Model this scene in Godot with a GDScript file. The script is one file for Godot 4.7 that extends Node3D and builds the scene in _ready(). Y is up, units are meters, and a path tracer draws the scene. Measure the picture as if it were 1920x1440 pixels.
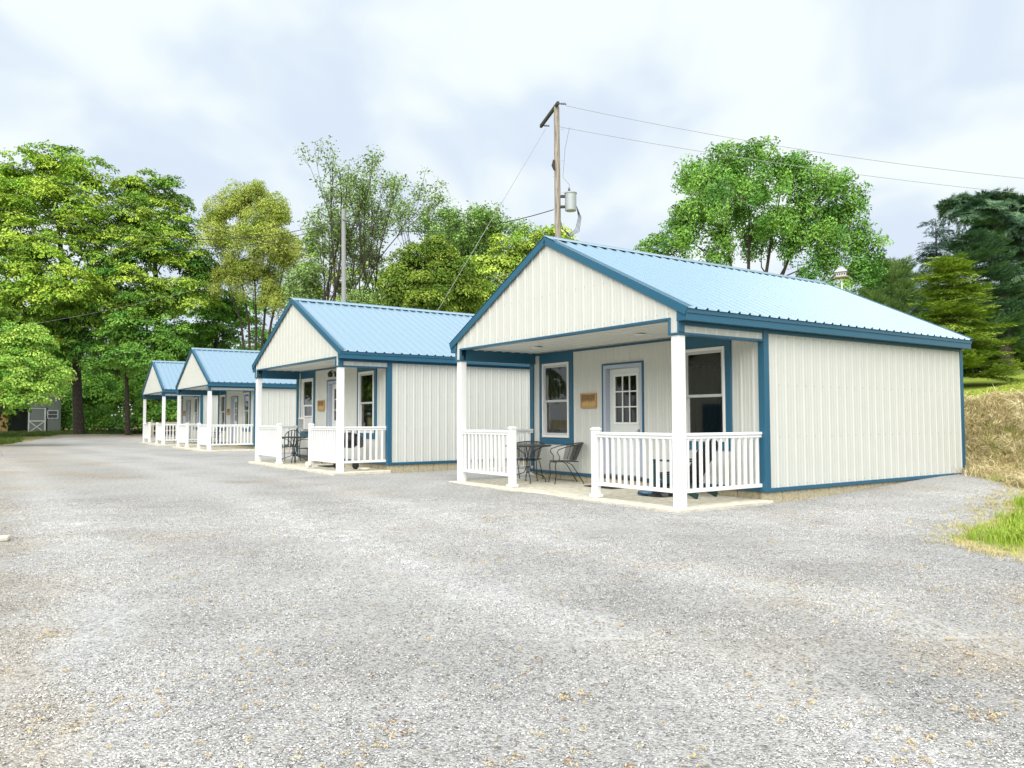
extends Node3D

# ------------------------------------------------------------------ camera numbers
const FOC := 1467.85
const CAM_Y := 1.3184
const PITCH := 0.0462
const ROLL := -0.0028
# cabin measures
const W := 6.0
const D := 7.96
const H1 := 2.409
const HG := 2.625
const H2 := 2.762
const HAP := 4.339
const OV := 0.198
const OF := 0.035
const YB := 0.115
const PW := 0.14
const RIB := 0.2286

var M := {}
var cam_basis: Basis
var used := {}
var shared := {}
var nz := FastNoiseLite.new()
var nz2 := FastNoiseLite.new()

# ------------------------------------------------------------------ mesh collector
class Bld:
	var v := PackedVector3Array()
	var n := PackedVector3Array()
	var c := PackedColorArray()
	var uv := PackedVector2Array()
	var ix := PackedInt32Array()
	var col := Color(1, 1, 1)
	func vert(p: Vector3, nn: Vector3, u := Vector2.ZERO) -> int:
		v.push_back(p); n.push_back(nn); c.push_back(col); uv.push_back(u)
		return v.size() - 1
	# corners counter-clockwise as seen from outside
	func quad(a: Vector3, b: Vector3, cc: Vector3, d: Vector3) -> void:
		var nn := (b - a).cross(cc - a)
		if nn.length_squared() < 1e-14: nn = (cc - a).cross(d - a)
		nn = nn.normalized()
		var i := vert(a, nn, Vector2(0, 0)); vert(b, nn, Vector2(1, 0)); vert(cc, nn, Vector2(1, 1)); vert(d, nn, Vector2(0, 1))
		ix.append_array(PackedInt32Array([i, i + 2, i + 1, i, i + 3, i + 2]))
	func tri(a: Vector3, b: Vector3, cc: Vector3) -> void:
		var nn := (b - a).cross(cc - a).normalized()
		var i := vert(a, nn); vert(b, nn); vert(cc, nn)
		ix.append_array(PackedInt32Array([i, i + 2, i + 1]))
	# chamfered box; center, size, basis, bevel
	func box(ct: Vector3, sz: Vector3, bs := Basis(), bev := 0.0) -> void:
		var h := sz * 0.5
		var e := minf(bev, minf(h.x, minf(h.y, h.z)) * 0.45)
		for a in 3:
			var b := (a + 1) % 3
			var d := (a + 2) % 3
			for s in [-1.0, 1.0]:
				var pts := []
				for q in [[-1, -1], [1, -1], [1, 1], [-1, 1]]:
					var p := Vector3.ZERO
					p[a] = s * h[a]; p[b] = q[0] * (h[b] - e); p[d] = q[1] * (h[d] - e)
					pts.append(ct + bs * p)
				if s > 0: quad(pts[0], pts[1], pts[2], pts[3])
				else: quad(pts[3], pts[2], pts[1], pts[0])
		if e > 0.0:
			for a in 3:
				var b := (a + 1) % 3
				var d := (a + 2) % 3
				for sb in [-1.0, 1.0]:
					for sd in [-1.0, 1.0]:
						var pts := []
						for q in [[0, -1], [0, 1], [1, 1], [1, -1]]:
							var p := Vector3.ZERO
							p[a] = q[1] * (h[a] - e)
							if q[0] == 0: p[b] = sb * h[b]; p[d] = sd * (h[d] - e)
							else: p[b] = sb * (h[b] - e); p[d] = sd * h[d]
							pts.append(ct + bs * p)
						if sb * sd > 0: quad(pts[3], pts[2], pts[1], pts[0])
						else: quad(pts[0], pts[1], pts[2], pts[3])
			for sx in [-1.0, 1.0]:
				for sy in [-1.0, 1.0]:
					for sz2 in [-1.0, 1.0]:
						var p1 := ct + bs * Vector3(sx * h.x, sy * (h.y - e), sz2 * (h.z - e))
						var p2 := ct + bs * Vector3(sx * (h.x - e), sy * h.y, sz2 * (h.z - e))
						var p3 := ct + bs * Vector3(sx * (h.x - e), sy * (h.y - e), sz2 * h.z)
						if sx * sy * sz2 > 0: tri(p1, p2, p3)
						else: tri(p1, p3, p2)
	# box given by its two corners
	func slab(a: Vector3, b: Vector3, bev := 0.0) -> void:
		box((a + b) * 0.5, (b - a).abs(), Basis(), bev)
	# smooth tube along points with radii
	func tube(pts: Array, rad: Array, sides := 6, capped := true) -> void:
		var m := pts.size()
		var first := v.size()
		var side := Vector3.ZERO
		for i in m:
			var t: Vector3
			if i == 0: t = pts[1] - pts[0]
			elif i == m - 1: t = pts[m - 1] - pts[m - 2]
			else: t = pts[i + 1] - pts[i - 1]
			t = t.normalized()
			if side == Vector3.ZERO:
				side = t.cross(Vector3.UP) if absf(t.y) < 0.9 else t.cross(Vector3.RIGHT)
			side = (side - t * side.dot(t)).normalized()
			var o := t.cross(side)
			var r: float = rad[i] if rad.size() > 1 else rad[0]
			for k in sides:
				var an := TAU * k / sides
				var d := side * cos(an) + o * sin(an)
				vert(pts[i] + d * r, d, Vector2(float(k) / sides, i))
		for i in m - 1:
			for k in sides:
				var a := first + i * sides + k
				var b := first + i * sides + (k + 1) % sides
				ix.append_array(PackedInt32Array([a, b + sides, b, a, a + sides, b + sides]))
		if capped:
			for e in [0, m - 1]:
				var t2: Vector3 = (pts[0] - pts[1]).normalized() if e == 0 else (pts[m - 1] - pts[m - 2]).normalized()
				var cc := vert(pts[e], t2)
				var st := v.size()
				for k in sides: vert(v[first + e * sides + k], t2)
				for k in sides:
					var a := st + k
					var b := st + (k + 1) % sides
					if e == 0: ix.append_array(PackedInt32Array([cc, a, b]))
					else: ix.append_array(PackedInt32Array([cc, b, a]))
	# turned shape around y: profile of (radius, y) upwards
	func lathe(prof: Array, sides := 20, ct := Vector3.ZERO, bs := Basis()) -> void:
		for j in prof.size() - 1:
			var p: Vector2 = prof[j]
			var q: Vector2 = prof[j + 1]
			var dr := q - p
			var nn2 := Vector2(dr.y, -dr.x).normalized()
			var st := v.size()
			for k in sides + 1:
				var an := TAU * k / sides
				var d := Vector3(cos(an), 0, sin(an))
				var nn := (bs * (d * nn2.x + Vector3.UP * nn2.y)).normalized()
				vert(ct + bs * (d * p.x + Vector3.UP * p.y), nn)
				vert(ct + bs * (d * q.x + Vector3.UP * q.y), nn)
			for k in sides:
				var a := st + k * 2
				ix.append_array(PackedInt32Array([a, a + 2, a + 3, a, a + 3, a + 1]))
	func mesh() -> ArrayMesh:
		var ar := []
		ar.resize(Mesh.ARRAY_MAX)
		ar[Mesh.ARRAY_VERTEX] = v; ar[Mesh.ARRAY_NORMAL] = n; ar[Mesh.ARRAY_COLOR] = c; ar[Mesh.ARRAY_TEX_UV] = uv; ar[Mesh.ARRAY_INDEX] = ix
		var m := ArrayMesh.new()
		m.add_surface_from_arrays(Mesh.PRIMITIVE_TRIANGLES, ar)
		return m

# ------------------------------------------------------------------ node helpers
func numbered(called: String) -> String:
	if not used.has(called):
		used[called] = 0
		return called
	used[called] += 1
	return "%s_%03d" % [called, used[called]]

func thing(called: String, label: String, category: String, at_ := Vector3.ZERO, turn := 0.0, group := "") -> Node3D:
	var o := Node3D.new()
	o.name = numbered(called)
	add_child(o)
	o.position = at_
	o.rotation.y = turn
	tag(o, label, category, group)
	return o

func tag(o: Node, label: String, category: String, group := "", kind := "") -> void:
	if label: o.set_meta("label", label)
	if category: o.set_meta("category", category)
	if group: o.set_meta("group", group)
	if kind: o.set_meta("kind", kind)

func put(m: Mesh, called: String, mt: Material, parent: Node, pos := Vector3.ZERO) -> MeshInstance3D:
	var o := MeshInstance3D.new()
	o.name = called if parent != self else numbered(called)
	o.mesh = m
	o.material_override = mt
	o.position = pos
	parent.add_child(o, true)
	return o

func part(b: Bld, called: String, mt: Material, parent: Node) -> MeshInstance3D:
	return put(b.mesh(), called, mt, parent)

func sub(called: String, parent: Node, pos := Vector3.ZERO) -> Node3D:
	var o := Node3D.new()
	o.name = called
	o.position = pos
	parent.add_child(o, true)
	return o

func boxpart(a: Vector3, b: Vector3, called: String, mt: Material, parent: Node, bev := 0.004) -> MeshInstance3D:
	var q := Bld.new()
	q.slab(a - (a + b) * 0.5, b - (a + b) * 0.5, bev)
	return put(q.mesh(), called, mt, parent, (a + b) * 0.5)

func at(px: float, py: float, depth: float) -> Vector3:
	return Vector3(0, CAM_Y, 0) + cam_basis * (Vector3((px - 960.0) / FOC, -(py - 720.0) / FOC, -1.0) * depth)

func multi(called: String, parent: Node, mesh: Mesh, mt: Material, xf: Array, cols: Array) -> MultiMeshInstance3D:
	var mm := MultiMesh.new()
	mm.transform_format = MultiMesh.TRANSFORM_3D
	mm.use_colors = true
	mm.mesh = mesh
	mm.instance_count = xf.size()
	for i in xf.size():
		mm.set_instance_transform(i, xf[i])
		mm.set_instance_color(i, cols[i])
	var o := MultiMeshInstance3D.new()
	o.name = called if parent != self else numbered(called)
	o.multimesh = mm
	o.material_override = mt
	parent.add_child(o, true)
	return o

# ------------------------------------------------------------------ materials
func lin(r: float, g: float, b: float) -> Color:
	return Color(r, g, b).linear_to_srgb()

func mat(col: Color, rough: float, metal := 0.0, spec := 0.5) -> StandardMaterial3D:
	var m := StandardMaterial3D.new()
	m.albedo_color = col
	m.roughness = rough
	m.metallic = metal
	m.metallic_specular = spec
	return m

# noise image coloured through a ramp of [position, linear colour]
func ramp_tex(size: int, freq: float, seed_: int, stops: Array, kind := FastNoiseLite.TYPE_SIMPLEX_SMOOTH, octaves := 4, ret := -1, stretch := Vector2.ONE) -> ImageTexture:
	var f := FastNoiseLite.new()
	f.seed = seed_
	f.noise_type = kind
	f.frequency = freq
	f.fractal_octaves = octaves
	if kind == FastNoiseLite.TYPE_CELLULAR:
		f.fractal_type = FastNoiseLite.FRACTAL_NONE
		f.cellular_jitter = 1.0
		if ret >= 0: f.cellular_return_type = ret
	var w := int(size * stretch.x)
	var h := int(size * stretch.y)
	var src := f.get_seamless_image(w, h).get_data()
	if w != size or h != size:
		var im0 := Image.create_from_data(w, h, false, Image.FORMAT_L8, src)
		im0.resize(size, size, Image.INTERPOLATE_CUBIC)
		src = im0.get_data()
	var g := Gradient.new()
	var offs := PackedFloat32Array()
	var cs := PackedColorArray()
	for s in stops:
		offs.push_back(s[0]); cs.push_back(s[1].linear_to_srgb())
	g.offsets = offs
	g.colors = cs
	var lut := PackedByteArray()
	lut.resize(768)
	for i in 256:
		var c := g.sample(i / 255.0)
		lut[i * 3] = int(clampf(c.r, 0, 1) * 255); lut[i * 3 + 1] = int(clampf(c.g, 0, 1) * 255); lut[i * 3 + 2] = int(clampf(c.b, 0, 1) * 255)
	var out := PackedByteArray()
	out.resize(size * size * 3)
	for i in size * size:
		var k := src[i] * 3
		out[i * 3] = lut[k]; out[i * 3 + 1] = lut[k + 1]; out[i * 3 + 2] = lut[k + 2]
	return ImageTexture.create_from_image(Image.create_from_data(size, size, false, Image.FORMAT_RGB8, out))

func grey(a: float) -> Color:
	return Color(a, a, a)

func tri_tex(m: StandardMaterial3D, tex: Texture2D, scale: float, world := true) -> StandardMaterial3D:
	m.albedo_texture = tex
	m.uv1_triplanar = true
	m.uv1_world_triplanar = world
	m.uv1_scale = Vector3.ONE * scale
	return m

func make_materials() -> void:
	var dirt := ramp_tex(512, 0.012, 11, [[0.0, grey(0.955)], [0.45, grey(0.985)], [0.75, grey(1.0)], [1.0, grey(0.99)]], FastNoiseLite.TYPE_SIMPLEX_SMOOTH, 5)
	M.panel = tri_tex(mat(lin(0.58, 0.592, 0.558), 0.42), dirt, 0.35)
	M.soffit = M.panel
	M.trim = tri_tex(mat(lin(0.019, 0.107, 0.185), 0.36), dirt, 1.1)
	M.roof = tri_tex(mat(lin(0.20, 0.325, 0.43), 0.26, 0.0, 0.7), dirt, 0.8)
	M.roof.clearcoat_enabled = true
	M.roof.clearcoat = 0.6
	M.roof.clearcoat_roughness = 0.25
	M.white = mat(lin(0.82, 0.83, 0.835), 0.38)
	M.frame_white = mat(lin(0.74, 0.74, 0.73), 0.4)
	M.sash = mat(lin(0.50, 0.51, 0.50), 0.45)
	M.screw = mat(lin(0.36, 0.37, 0.35), 0.5, 0.3)
	M.jamb = mat(lin(0.40, 0.44, 0.53), 0.5)
	M.door = mat(lin(0.66, 0.69, 0.68), 0.42)
	M.black_rubber = mat(lin(0.012, 0.012, 0.013), 0.75)
	M.black_metal = mat(lin(0.012, 0.013, 0.014), 0.42, 0.0, 0.5)
	M.mesh_metal = mat(lin(0.03, 0.035, 0.036), 0.5)
	M.open_mesh = mat(Color(0.16, 0.17, 0.17, 0.62), 0.6)
	M.open_mesh.transparency = BaseMaterial3D.TRANSPARENCY_ALPHA
	M.steel = mat(lin(0.5, 0.5, 0.5), 0.3, 1.0)
	M.glass = mat(Color(0.05, 0.06, 0.06, 0.30), 0.02)
	M.glass.transparency = BaseMaterial3D.TRANSPARENCY_ALPHA
	M.glass.metallic_specular = 0.5
	var conc := ramp_tex(512, 0.02, 5, [[0.0, Color(0.42, 0.385, 0.30)], [0.4, Color(0.58, 0.545, 0.44)], [0.7, Color(0.66, 0.63, 0.52)], [1.0, Color(0.71, 0.68, 0.58)]], FastNoiseLite.TYPE_SIMPLEX_SMOOTH, 6)
	M.concrete = tri_tex(mat(Color.WHITE, 0.85), conc, 0.6)
	var blk := ramp_tex(512, 0.03, 6, [[0.0, Color(0.24, 0.20, 0.12)], [0.35, Color(0.40, 0.35, 0.23)], [0.65, Color(0.50, 0.45, 0.32)], [1.0, Color(0.56, 0.52, 0.40)]], FastNoiseLite.TYPE_SIMPLEX_SMOOTH, 6)
	M.block = tri_tex(mat(Color.WHITE, 0.9), blk, 1.1)
	M.mortar = mat(lin(0.30, 0.27, 0.19), 0.95)
	M.mat_rubber = mat(lin(0.015, 0.015, 0.014), 0.9)
	M.green_resin = mat(lin(0.012, 0.05, 0.048), 0.4)
	M.black_sling = mat(lin(0.012, 0.012, 0.015), 0.8)
	M.bag_blue = mat(lin(0.10, 0.19, 0.31), 0.35)
	M.bag_black = mat(lin(0.014, 0.016, 0.02), 0.4)
	M.ceramic = mat(lin(0.75, 0.74, 0.70), 0.35)
	M.grey_enamel = mat(lin(0.10, 0.10, 0.10), 0.4, 0.3)
	var wood := ramp_tex(256, 0.03, 8, [[0.0, Color(0.30, 0.17, 0.07)], [0.5, Color(0.45, 0.27, 0.12)], [1.0, Color(0.56, 0.36, 0.18)]], FastNoiseLite.TYPE_SIMPLEX_SMOOTH, 4, -1, Vector2(1, 0.12))
	M.wood = tri_tex(mat(Color.WHITE, 0.6), wood, 3.0, false)
	# pyrography on the plaques: dark wooded top, pale ground with strokes
	var bi := Image.create(96, 56, false, Image.FORMAT_RGB8)
	var bn := FastNoiseLite.new()
	bn.seed = 4
	bn.frequency = 0.11
	for y in 56:
		for x in 96:
			var edge := 30.0 + 9.0 * bn.get_noise_2d(x * 0.7, 3.0) + 12.0 * bn.get_noise_2d(x * 3.0, 40.0)
			var streak := bn.get_noise_2d(x * 3.2, y * 0.5) * 0.5 + 0.5
			var burn := smoothstep(edge + 7.0, edge - 7.0, y) * (0.45 + 0.55 * streak) + 0.55 * smoothstep(0.62, 0.75, bn.get_noise_2d(x * 1.6 + 90.0, y * 2.6) * 0.5 + 0.5)
			bi.set_pixel(x, y, Color(0.50, 0.33, 0.13).lerp(Color(0.10, 0.045, 0.012), clampf(burn, 0.0, 1.0)).linear_to_srgb())
	M.carving = mat(Color.WHITE, 0.6)
	M.carving.albedo_texture = ImageTexture.create_from_image(bi)
	M.carving.uv1_scale = Vector3(1, -1, 1)
	var polew := ramp_tex(512, 0.02, 9, [[0.0, Color(0.13, 0.10, 0.075)], [0.4, Color(0.25, 0.21, 0.17)], [0.7, Color(0.34, 0.30, 0.25)], [1.0, Color(0.41, 0.38, 0.33)]], FastNoiseLite.TYPE_SIMPLEX_SMOOTH, 5, -1, Vector2(1, 0.1))
	M.pole = tri_tex(mat(Color.WHITE, 0.85), polew, 0.8, false)
	M.pole_grey = tri_tex(mat(lin(0.30, 0.31, 0.315), 0.85), dirt, 0.8, false)
	M.crossarm = mat(lin(0.05, 0.045, 0.04), 0.8)
	M.galv = mat(lin(0.38, 0.41, 0.42), 0.5, 0.2)
	M.wire = mat(lin(0.02, 0.02, 0.022), 0.6)
	M.wire_light = mat(lin(0.30, 0.31, 0.33), 0.5)
	M.shed_board = tri_tex(mat(lin(0.25, 0.29, 0.28), 0.7), dirt, 0.6)
	M.plywood = tri_tex(mat(Color.WHITE, 0.7), wood, 0.7, false)
	M.shed_roof = mat(lin(0.07, 0.07, 0.07), 0.9)
	var bark := ramp_tex(512, 0.03, 10, [[0.0, Color(0.018, 0.014, 0.011)], [0.5, Color(0.055, 0.043, 0.034)], [1.0, Color(0.12, 0.10, 0.085)]], FastNoiseLite.TYPE_SIMPLEX_SMOOTH, 5, -1, Vector2(1, 0.25))
	M.bark = tri_tex(mat(Color.WHITE, 0.95), bark, 0.7, false)
	var fencew := ramp_tex(256, 0.03, 12, [[0.0, Color(0.22, 0.18, 0.12)], [1.0, Color(0.48, 0.43, 0.33)]], FastNoiseLite.TYPE_SIMPLEX_SMOOTH, 4)
	M.fence = tri_tex(mat(Color.WHITE, 0.9), fencew, 1.0, false)
	M.leaf = mat(Color.WHITE, 0.7, 0.0, 0.15)
	M.leaf.vertex_color_use_as_albedo = true
	M.leaf.backlight = Color(0.78, 0.88, 0.32)
	M.leaf.cull_mode = BaseMaterial3D.CULL_DISABLED
	M.needle = mat(Color.WHITE, 0.75, 0.0, 0.12)
	M.needle.vertex_color_use_as_albedo = true
	M.needle.backlight = Color(0.5, 0.56, 0.3)
	M.needle.cull_mode = BaseMaterial3D.CULL_DISABLED
	M.grass = mat(Color.WHITE, 0.6, 0.0, 0.3)
	M.grass.vertex_color_use_as_albedo = true
	M.grass.backlight = Color(0.5, 0.6, 0.25)
	M.grass.cull_mode = BaseMaterial3D.CULL_DISABLED
	M.straw = mat(Color.WHITE, 0.8, 0.0, 0.2)
	M.straw.vertex_color_use_as_albedo = true
	M.straw.cull_mode = BaseMaterial3D.CULL_DISABLED
	M.stone = mat(Color.WHITE, 0.85, 0.0, 0.35)
	M.stone.vertex_color_use_as_albedo = true
	# gravel: tone per stone, relief from the cell shapes
	var cells := ramp_tex(1024, 0.085, 21, [[0.0, Color(0.38, 0.38, 0.38)], [0.2, Color(0.62, 0.62, 0.62)], [0.5, Color(0.82, 0.82, 0.82)], [0.8, Color(1, 1, 1)], [1.0, Color(0.92, 0.90, 0.85)]], FastNoiseLite.TYPE_CELLULAR, 1, FastNoiseLite.RETURN_CELL_VALUE)
	var dist := ramp_tex(1024, 0.085, 21, [[0.0, grey(1.0)], [1.0, grey(0.0)]], FastNoiseLite.TYPE_CELLULAR, 1, FastNoiseLite.RETURN_DISTANCE)
	var macro := ramp_tex(512, 0.018, 23, [[0.0, grey(0.78)], [0.5, grey(0.95)], [1.0, grey(1.0)]], FastNoiseLite.TYPE_SIMPLEX_SMOOTH, 6)
	M.gravel = tri_tex(mat(lin(0.58, 0.58, 0.58), 0.95, 0.0, 0.25), cells, 0.95)
	M.gravel.vertex_color_use_as_albedo = true
	M.gravel.heightmap_enabled = true
	M.gravel.heightmap_texture = dist
	M.gravel.heightmap_scale = 1.2
	M.gravel.detail_enabled = true
	M.gravel.detail_albedo = macro
	M.gravel.detail_blend_mode = BaseMaterial3D.BLEND_MODE_MUL
	M.gravel.uv2_scale = Vector3.ONE * 0.11
	M.gravel.uv2_triplanar = true
	M.gravel.uv2_world_triplanar = true
	var turf := ramp_tex(512, 0.05, 31, [[0.0, grey(0.45)], [0.5, grey(0.85)], [1.0, grey(1.0)]], FastNoiseLite.TYPE_SIMPLEX_SMOOTH, 5)
	M.ground = tri_tex(mat(Color.WHITE, 0.95, 0.0, 0.2), turf, 0.5)
	M.ground.vertex_color_use_as_albedo = true

# ------------------------------------------------------------------ sky and camera
func make_sky() -> PanoramaSkyMaterial:
	var w := 1024
	var h := 512
	var im := Image.create(w, h, false, Image.FORMAT_RGBF)
	var a := FastNoiseLite.new()
	a.seed = 77; a.frequency = 0.62; a.fractal_octaves = 6; a.fractal_gain = 0.54
	var b := FastNoiseLite.new()
	b.seed = 78; b.frequency = 0.35; b.fractal_octaves = 3
	for y in h:
		var el := PI * (0.5 - (y + 0.5) / h)
		for x in w:
			var az := TAU * (x + 0.5) / w
			var d := Vector3(cos(az) * cos(el), sin(el), sin(az) * cos(el))
			var e := absf(d.y) + 0.32
			var p := Vector2(d.x, d.z) / e * 1.5
			var warp := b.get_noise_2d(p.x * 1.3 + 9.0, p.y * 1.3) * 0.7
			var q := a.get_noise_2d(p.x * 1.1 + warp, p.y * 1.6 + warp * 0.6) * 0.5 + 0.5
			var t := smoothstep(0.33, 0.62, q)
			var c := Color(0.206, 0.236, 0.276).lerp(Color(0.268, 0.290, 0.291), t)
			im.set_pixel(x, y, c)
	var m := PanoramaSkyMaterial.new()
	m.panorama = ImageTexture.create_from_image(im)
	return m

# ------------------------------------------------------------------ terrain
func srow(x: float, z: float) -> Vector2:
	var dx := x - 2.318
	var dz := z + 10.862
	return Vector2(dx * 0.8207 - dz * 0.5714, -(dx * 0.5714 + dz * 0.8207))   # behind the porches, along the row

func bank_foot(t: float) -> float:
	return 8.45 - 1.9 * smoothstep(0.5, -2.2, t) - 0.25 * clampf(-t - 2.0, 0.0, 12.0)

func gh(x: float, z: float) -> float:
	var q := srow(x, z)
	var s := q.x
	var t := q.y
	var y := 0.05 * smoothstep(10.0, 17.0, -z) + 0.36 * smoothstep(44.0, 68.0, -z) + 0.02 * maxf(0.0, -z - 68.0)
	y += 0.17 * smoothstep(2.2, 7.6, s) * smoothstep(-9.0, -2.0, t)
	var f := bank_foot(t)
	var k := 1.0 - 0.75 * smoothstep(40.0, 54.0, t)
	y += k * (1.42 * smoothstep(f, f + 3.0, s) + 0.11 * clampf(s - f - 2.4, 0.0, 14.0) + 0.04 * clampf(s - f - 16.4, 0.0, 20.0) + 0.015 * clampf(s - f - 33.0, 0.0, 200.0))
	y += nz.get_noise_2d(x * 4.0, z * 4.0) * 0.012
	return y

func gravel_mask(x: float, z: float) -> float:
	var q := srow(x, z)
	var g := bank_foot(q.y) - 0.05 - q.x
	g = minf(g, (x - (0.66 * z - 0.25)) * 0.8)
	g = minf(g, z + 60.5 + 0.18 * (x + 30.0))
	g = minf(g, (x + 27.0) * 0.924 - (z + 41.0) * 0.38)
	var isl := minf(x - 4.75, minf(((z + 8.9) + (x - 5.0) * 1.2) * 0.64, -(z + 7.1)))
	g = minf(g, -isl)
	return g + nz.get_noise_2d(x * 14.0, z * 14.0) * 0.22 + nz.get_noise_2d(x * 60.0, z * 60.0) * 0.07

func gravel_tone(x: float, z: float) -> Color:
	var big := nz2.get_noise_2d(x * 1.4 + 40.0, z * 1.4)
	var fine := nz2.get_noise_2d(x * 6.0, z * 6.0 + 11.0)
	var q := srow(x, z)
	var lane := 0.0   # compacted, paler wheel lanes along the row
	for c in [-2.9, -4.7, -7.4, -9.1]:
		lane = maxf(lane, exp(-pow((q.x - c - 0.5 * sin(q.y * 0.13) - 0.25 * fine) / 0.34, 2.0)))
	var v := 0.90 + 0.15 * big + 0.13 * fine + 0.19 * lane
	var c := Color(v, v * 0.998, v * 0.985)
	# tan soil showing through
	var tan_ := smoothstep(1.9, 0.0, Vector2((x - 2.6) * 0.8, z + 4.2).length()) * 0.35
	tan_ = maxf(tan_, smoothstep(1.6, 0.2, Vector2((x - 4.9) * 0.6, z + 5.3).length()) * 0.6)
	tan_ = maxf(tan_, smoothstep(0.9, 0.1, x - 0.66 * z) * 0.32)
	tan_ = maxf(tan_, smoothstep(-48.0, -58.0, z + 3.0 * fine) * 0.95)
	tan_ = maxf(tan_, smoothstep(5.0, 1.0, x - 0.66 * z) * smoothstep(-12.0, -20.0, z) * 0.4)
	tan_ = clampf(tan_ * (0.75 + 1.6 * fine) + 0.30 * smoothstep(0.15, 0.6, nz2.get_noise_2d(x * 2.2 - 70.0, z * 2.2)), 0.0, 1.0)
	return c.lerp(Color(0.80, 0.66, 0.46) * (0.85 + 0.3 * fine), tan_)

func steps(list: Array) -> PackedFloat32Array:
	var out := PackedFloat32Array()
	for i in list.size() - 1:
		var a: float = list[i][0]
		var b: float = list[i + 1][0]
		var n := maxi(1, int(round((b - a) / list[i][1])))
		for k in n: out.push_back(a + (b - a) * k / n)
	out.push_back(list[list.size() - 1][0])
	return out

func grid(xs: PackedFloat32Array, zs: PackedFloat32Array, height: Callable, tone: Callable) -> ArrayMesh:
	var b := Bld.new()
	var nx := xs.size()
	for z in zs:
		for x in xs:
			var y: float = height.call(x, z)
			b.col = tone.call(x, z)
			var e := 0.15
			var nn := Vector3(height.call(x - e, z) - height.call(x + e, z), 2.0 * e, height.call(x, z - e) - height.call(x, z + e)).normalized()
			b.vert(Vector3(x, y, z), nn)
	for j in zs.size() - 1:
		for i in nx - 1:
			var a := j * nx + i
			b.ix.append_array(PackedInt32Array([a, a + 1, a + nx + 1, a, a + nx + 1, a + nx]))
	return b.mesh()

func ground_tone(x: float, z: float) -> Color:
	var q := srow(x, z)
	var f := bank_foot(q.y)
	var n1 := nz2.get_noise_2d(x * 5.0, z * 5.0) * 0.5 + 0.5
	var n2 := nz2.get_noise_2d(x * 21.0, z * 21.0) * 0.5 + 0.5
	var lawn := Color(0.24, 0.33, 0.05).lerp(Color(0.34, 0.40, 0.07), n1)
	var straw := Color(0.58, 0.49, 0.29).lerp(Color(0.34, 0.34, 0.13), n2)
	var wood := Color(0.26, 0.31, 0.09).lerp(Color(0.40, 0.31, 0.19), n2)
	var c := lawn
	if q.x < f + 3.4: c = straw.lerp(lawn, smoothstep(f + 2.5, f + 3.4, q.x + (n2 - 0.5) * 1.0))
	if -z > 40.0: c = c.lerp(wood, smoothstep(40.0, 58.0, -z + 8.0 * (n1 - 0.5)))
	return c

func make_ground() -> void:
	var xs := steps([[-320.0, 20.0], [-80.0, 4.0], [-44.0, 2.0], [-8.0, 0.8], [2.0, 0.35], [16.0, 0.8], [40.0, 4.0], [120.0, 20.0], [320.0, 1.0]])
	var zs := steps([[-420.0, 20.0], [-100.0, 4.0], [-66.0, 1.5], [-30.0, 0.6], [-21.0, 0.35], [-5.0, 0.8], [4.0, 4.0], [30.0, 20.0], [160.0, 1.0]])
	var g := put(grid(xs, zs, gh, ground_tone), "ground", M.ground, self)
	tag(g, "grassy ground with lawn and straw covered bank behind the cabins", "ground", "", "structure")
	xs = steps([[-46.0, 0.9], [-14.0, 0.4], [-6.0, 0.16], [7.0, 0.16], [13.0, 0.5], [16.0, 1.0]])
	zs = steps([[-66.0, 0.9], [-30.0, 0.5], [-18.0, 0.25], [-11.0, 0.14], [-1.0, 0.6], [8.0, 1.0]])
	var d := put(grid(xs, zs, gravel_y, gravel_tone), "gravel_drive", M.gravel, self)
	tag(d, "pale grey gravel drive in front of the cabins", "drive", "", "structure")

var porches := []
# gravel kicked up against the porch slabs
func heap(x: float, z: float) -> float:
	var h := 0.0
	for p in porches:
		var dx: float = x - p[0]
		var dz: float = z - p[1]
		if dx * dx + dz * dz > 120.0: continue
		var lx: float = dx * p[2] + dz * p[3]
		var ld: float = dx * p[3] - dz * p[2]
		var ox := maxf(maxf(-W - 0.10 - lx, lx - 0.11), 0.0)
		var od := maxf(maxf(-0.17 - ld, ld - p[4]), 0.0)
		var d := sqrt(ox * ox + od * od)
		if d > 0.0: h = maxf(h, 0.05 * exp(-pow(d / 0.22, 2.0)) * (0.55 + 0.9 * nz.get_noise_2d(x * 50.0, z * 50.0)))
	return h

func gravel_y(x: float, z: float) -> float:
	return gh(x, z) + clampf(gravel_mask(x, z) * 0.16, -0.2, 0.03) + nz.get_noise_2d(x * 34.0, z * 34.0) * 0.006 + heap(x, z)

# ------------------------------------------------------------------ cabins
func L(x: float, y: float, d: float) -> Vector3:
	return Vector3(x, y, -d)

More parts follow.
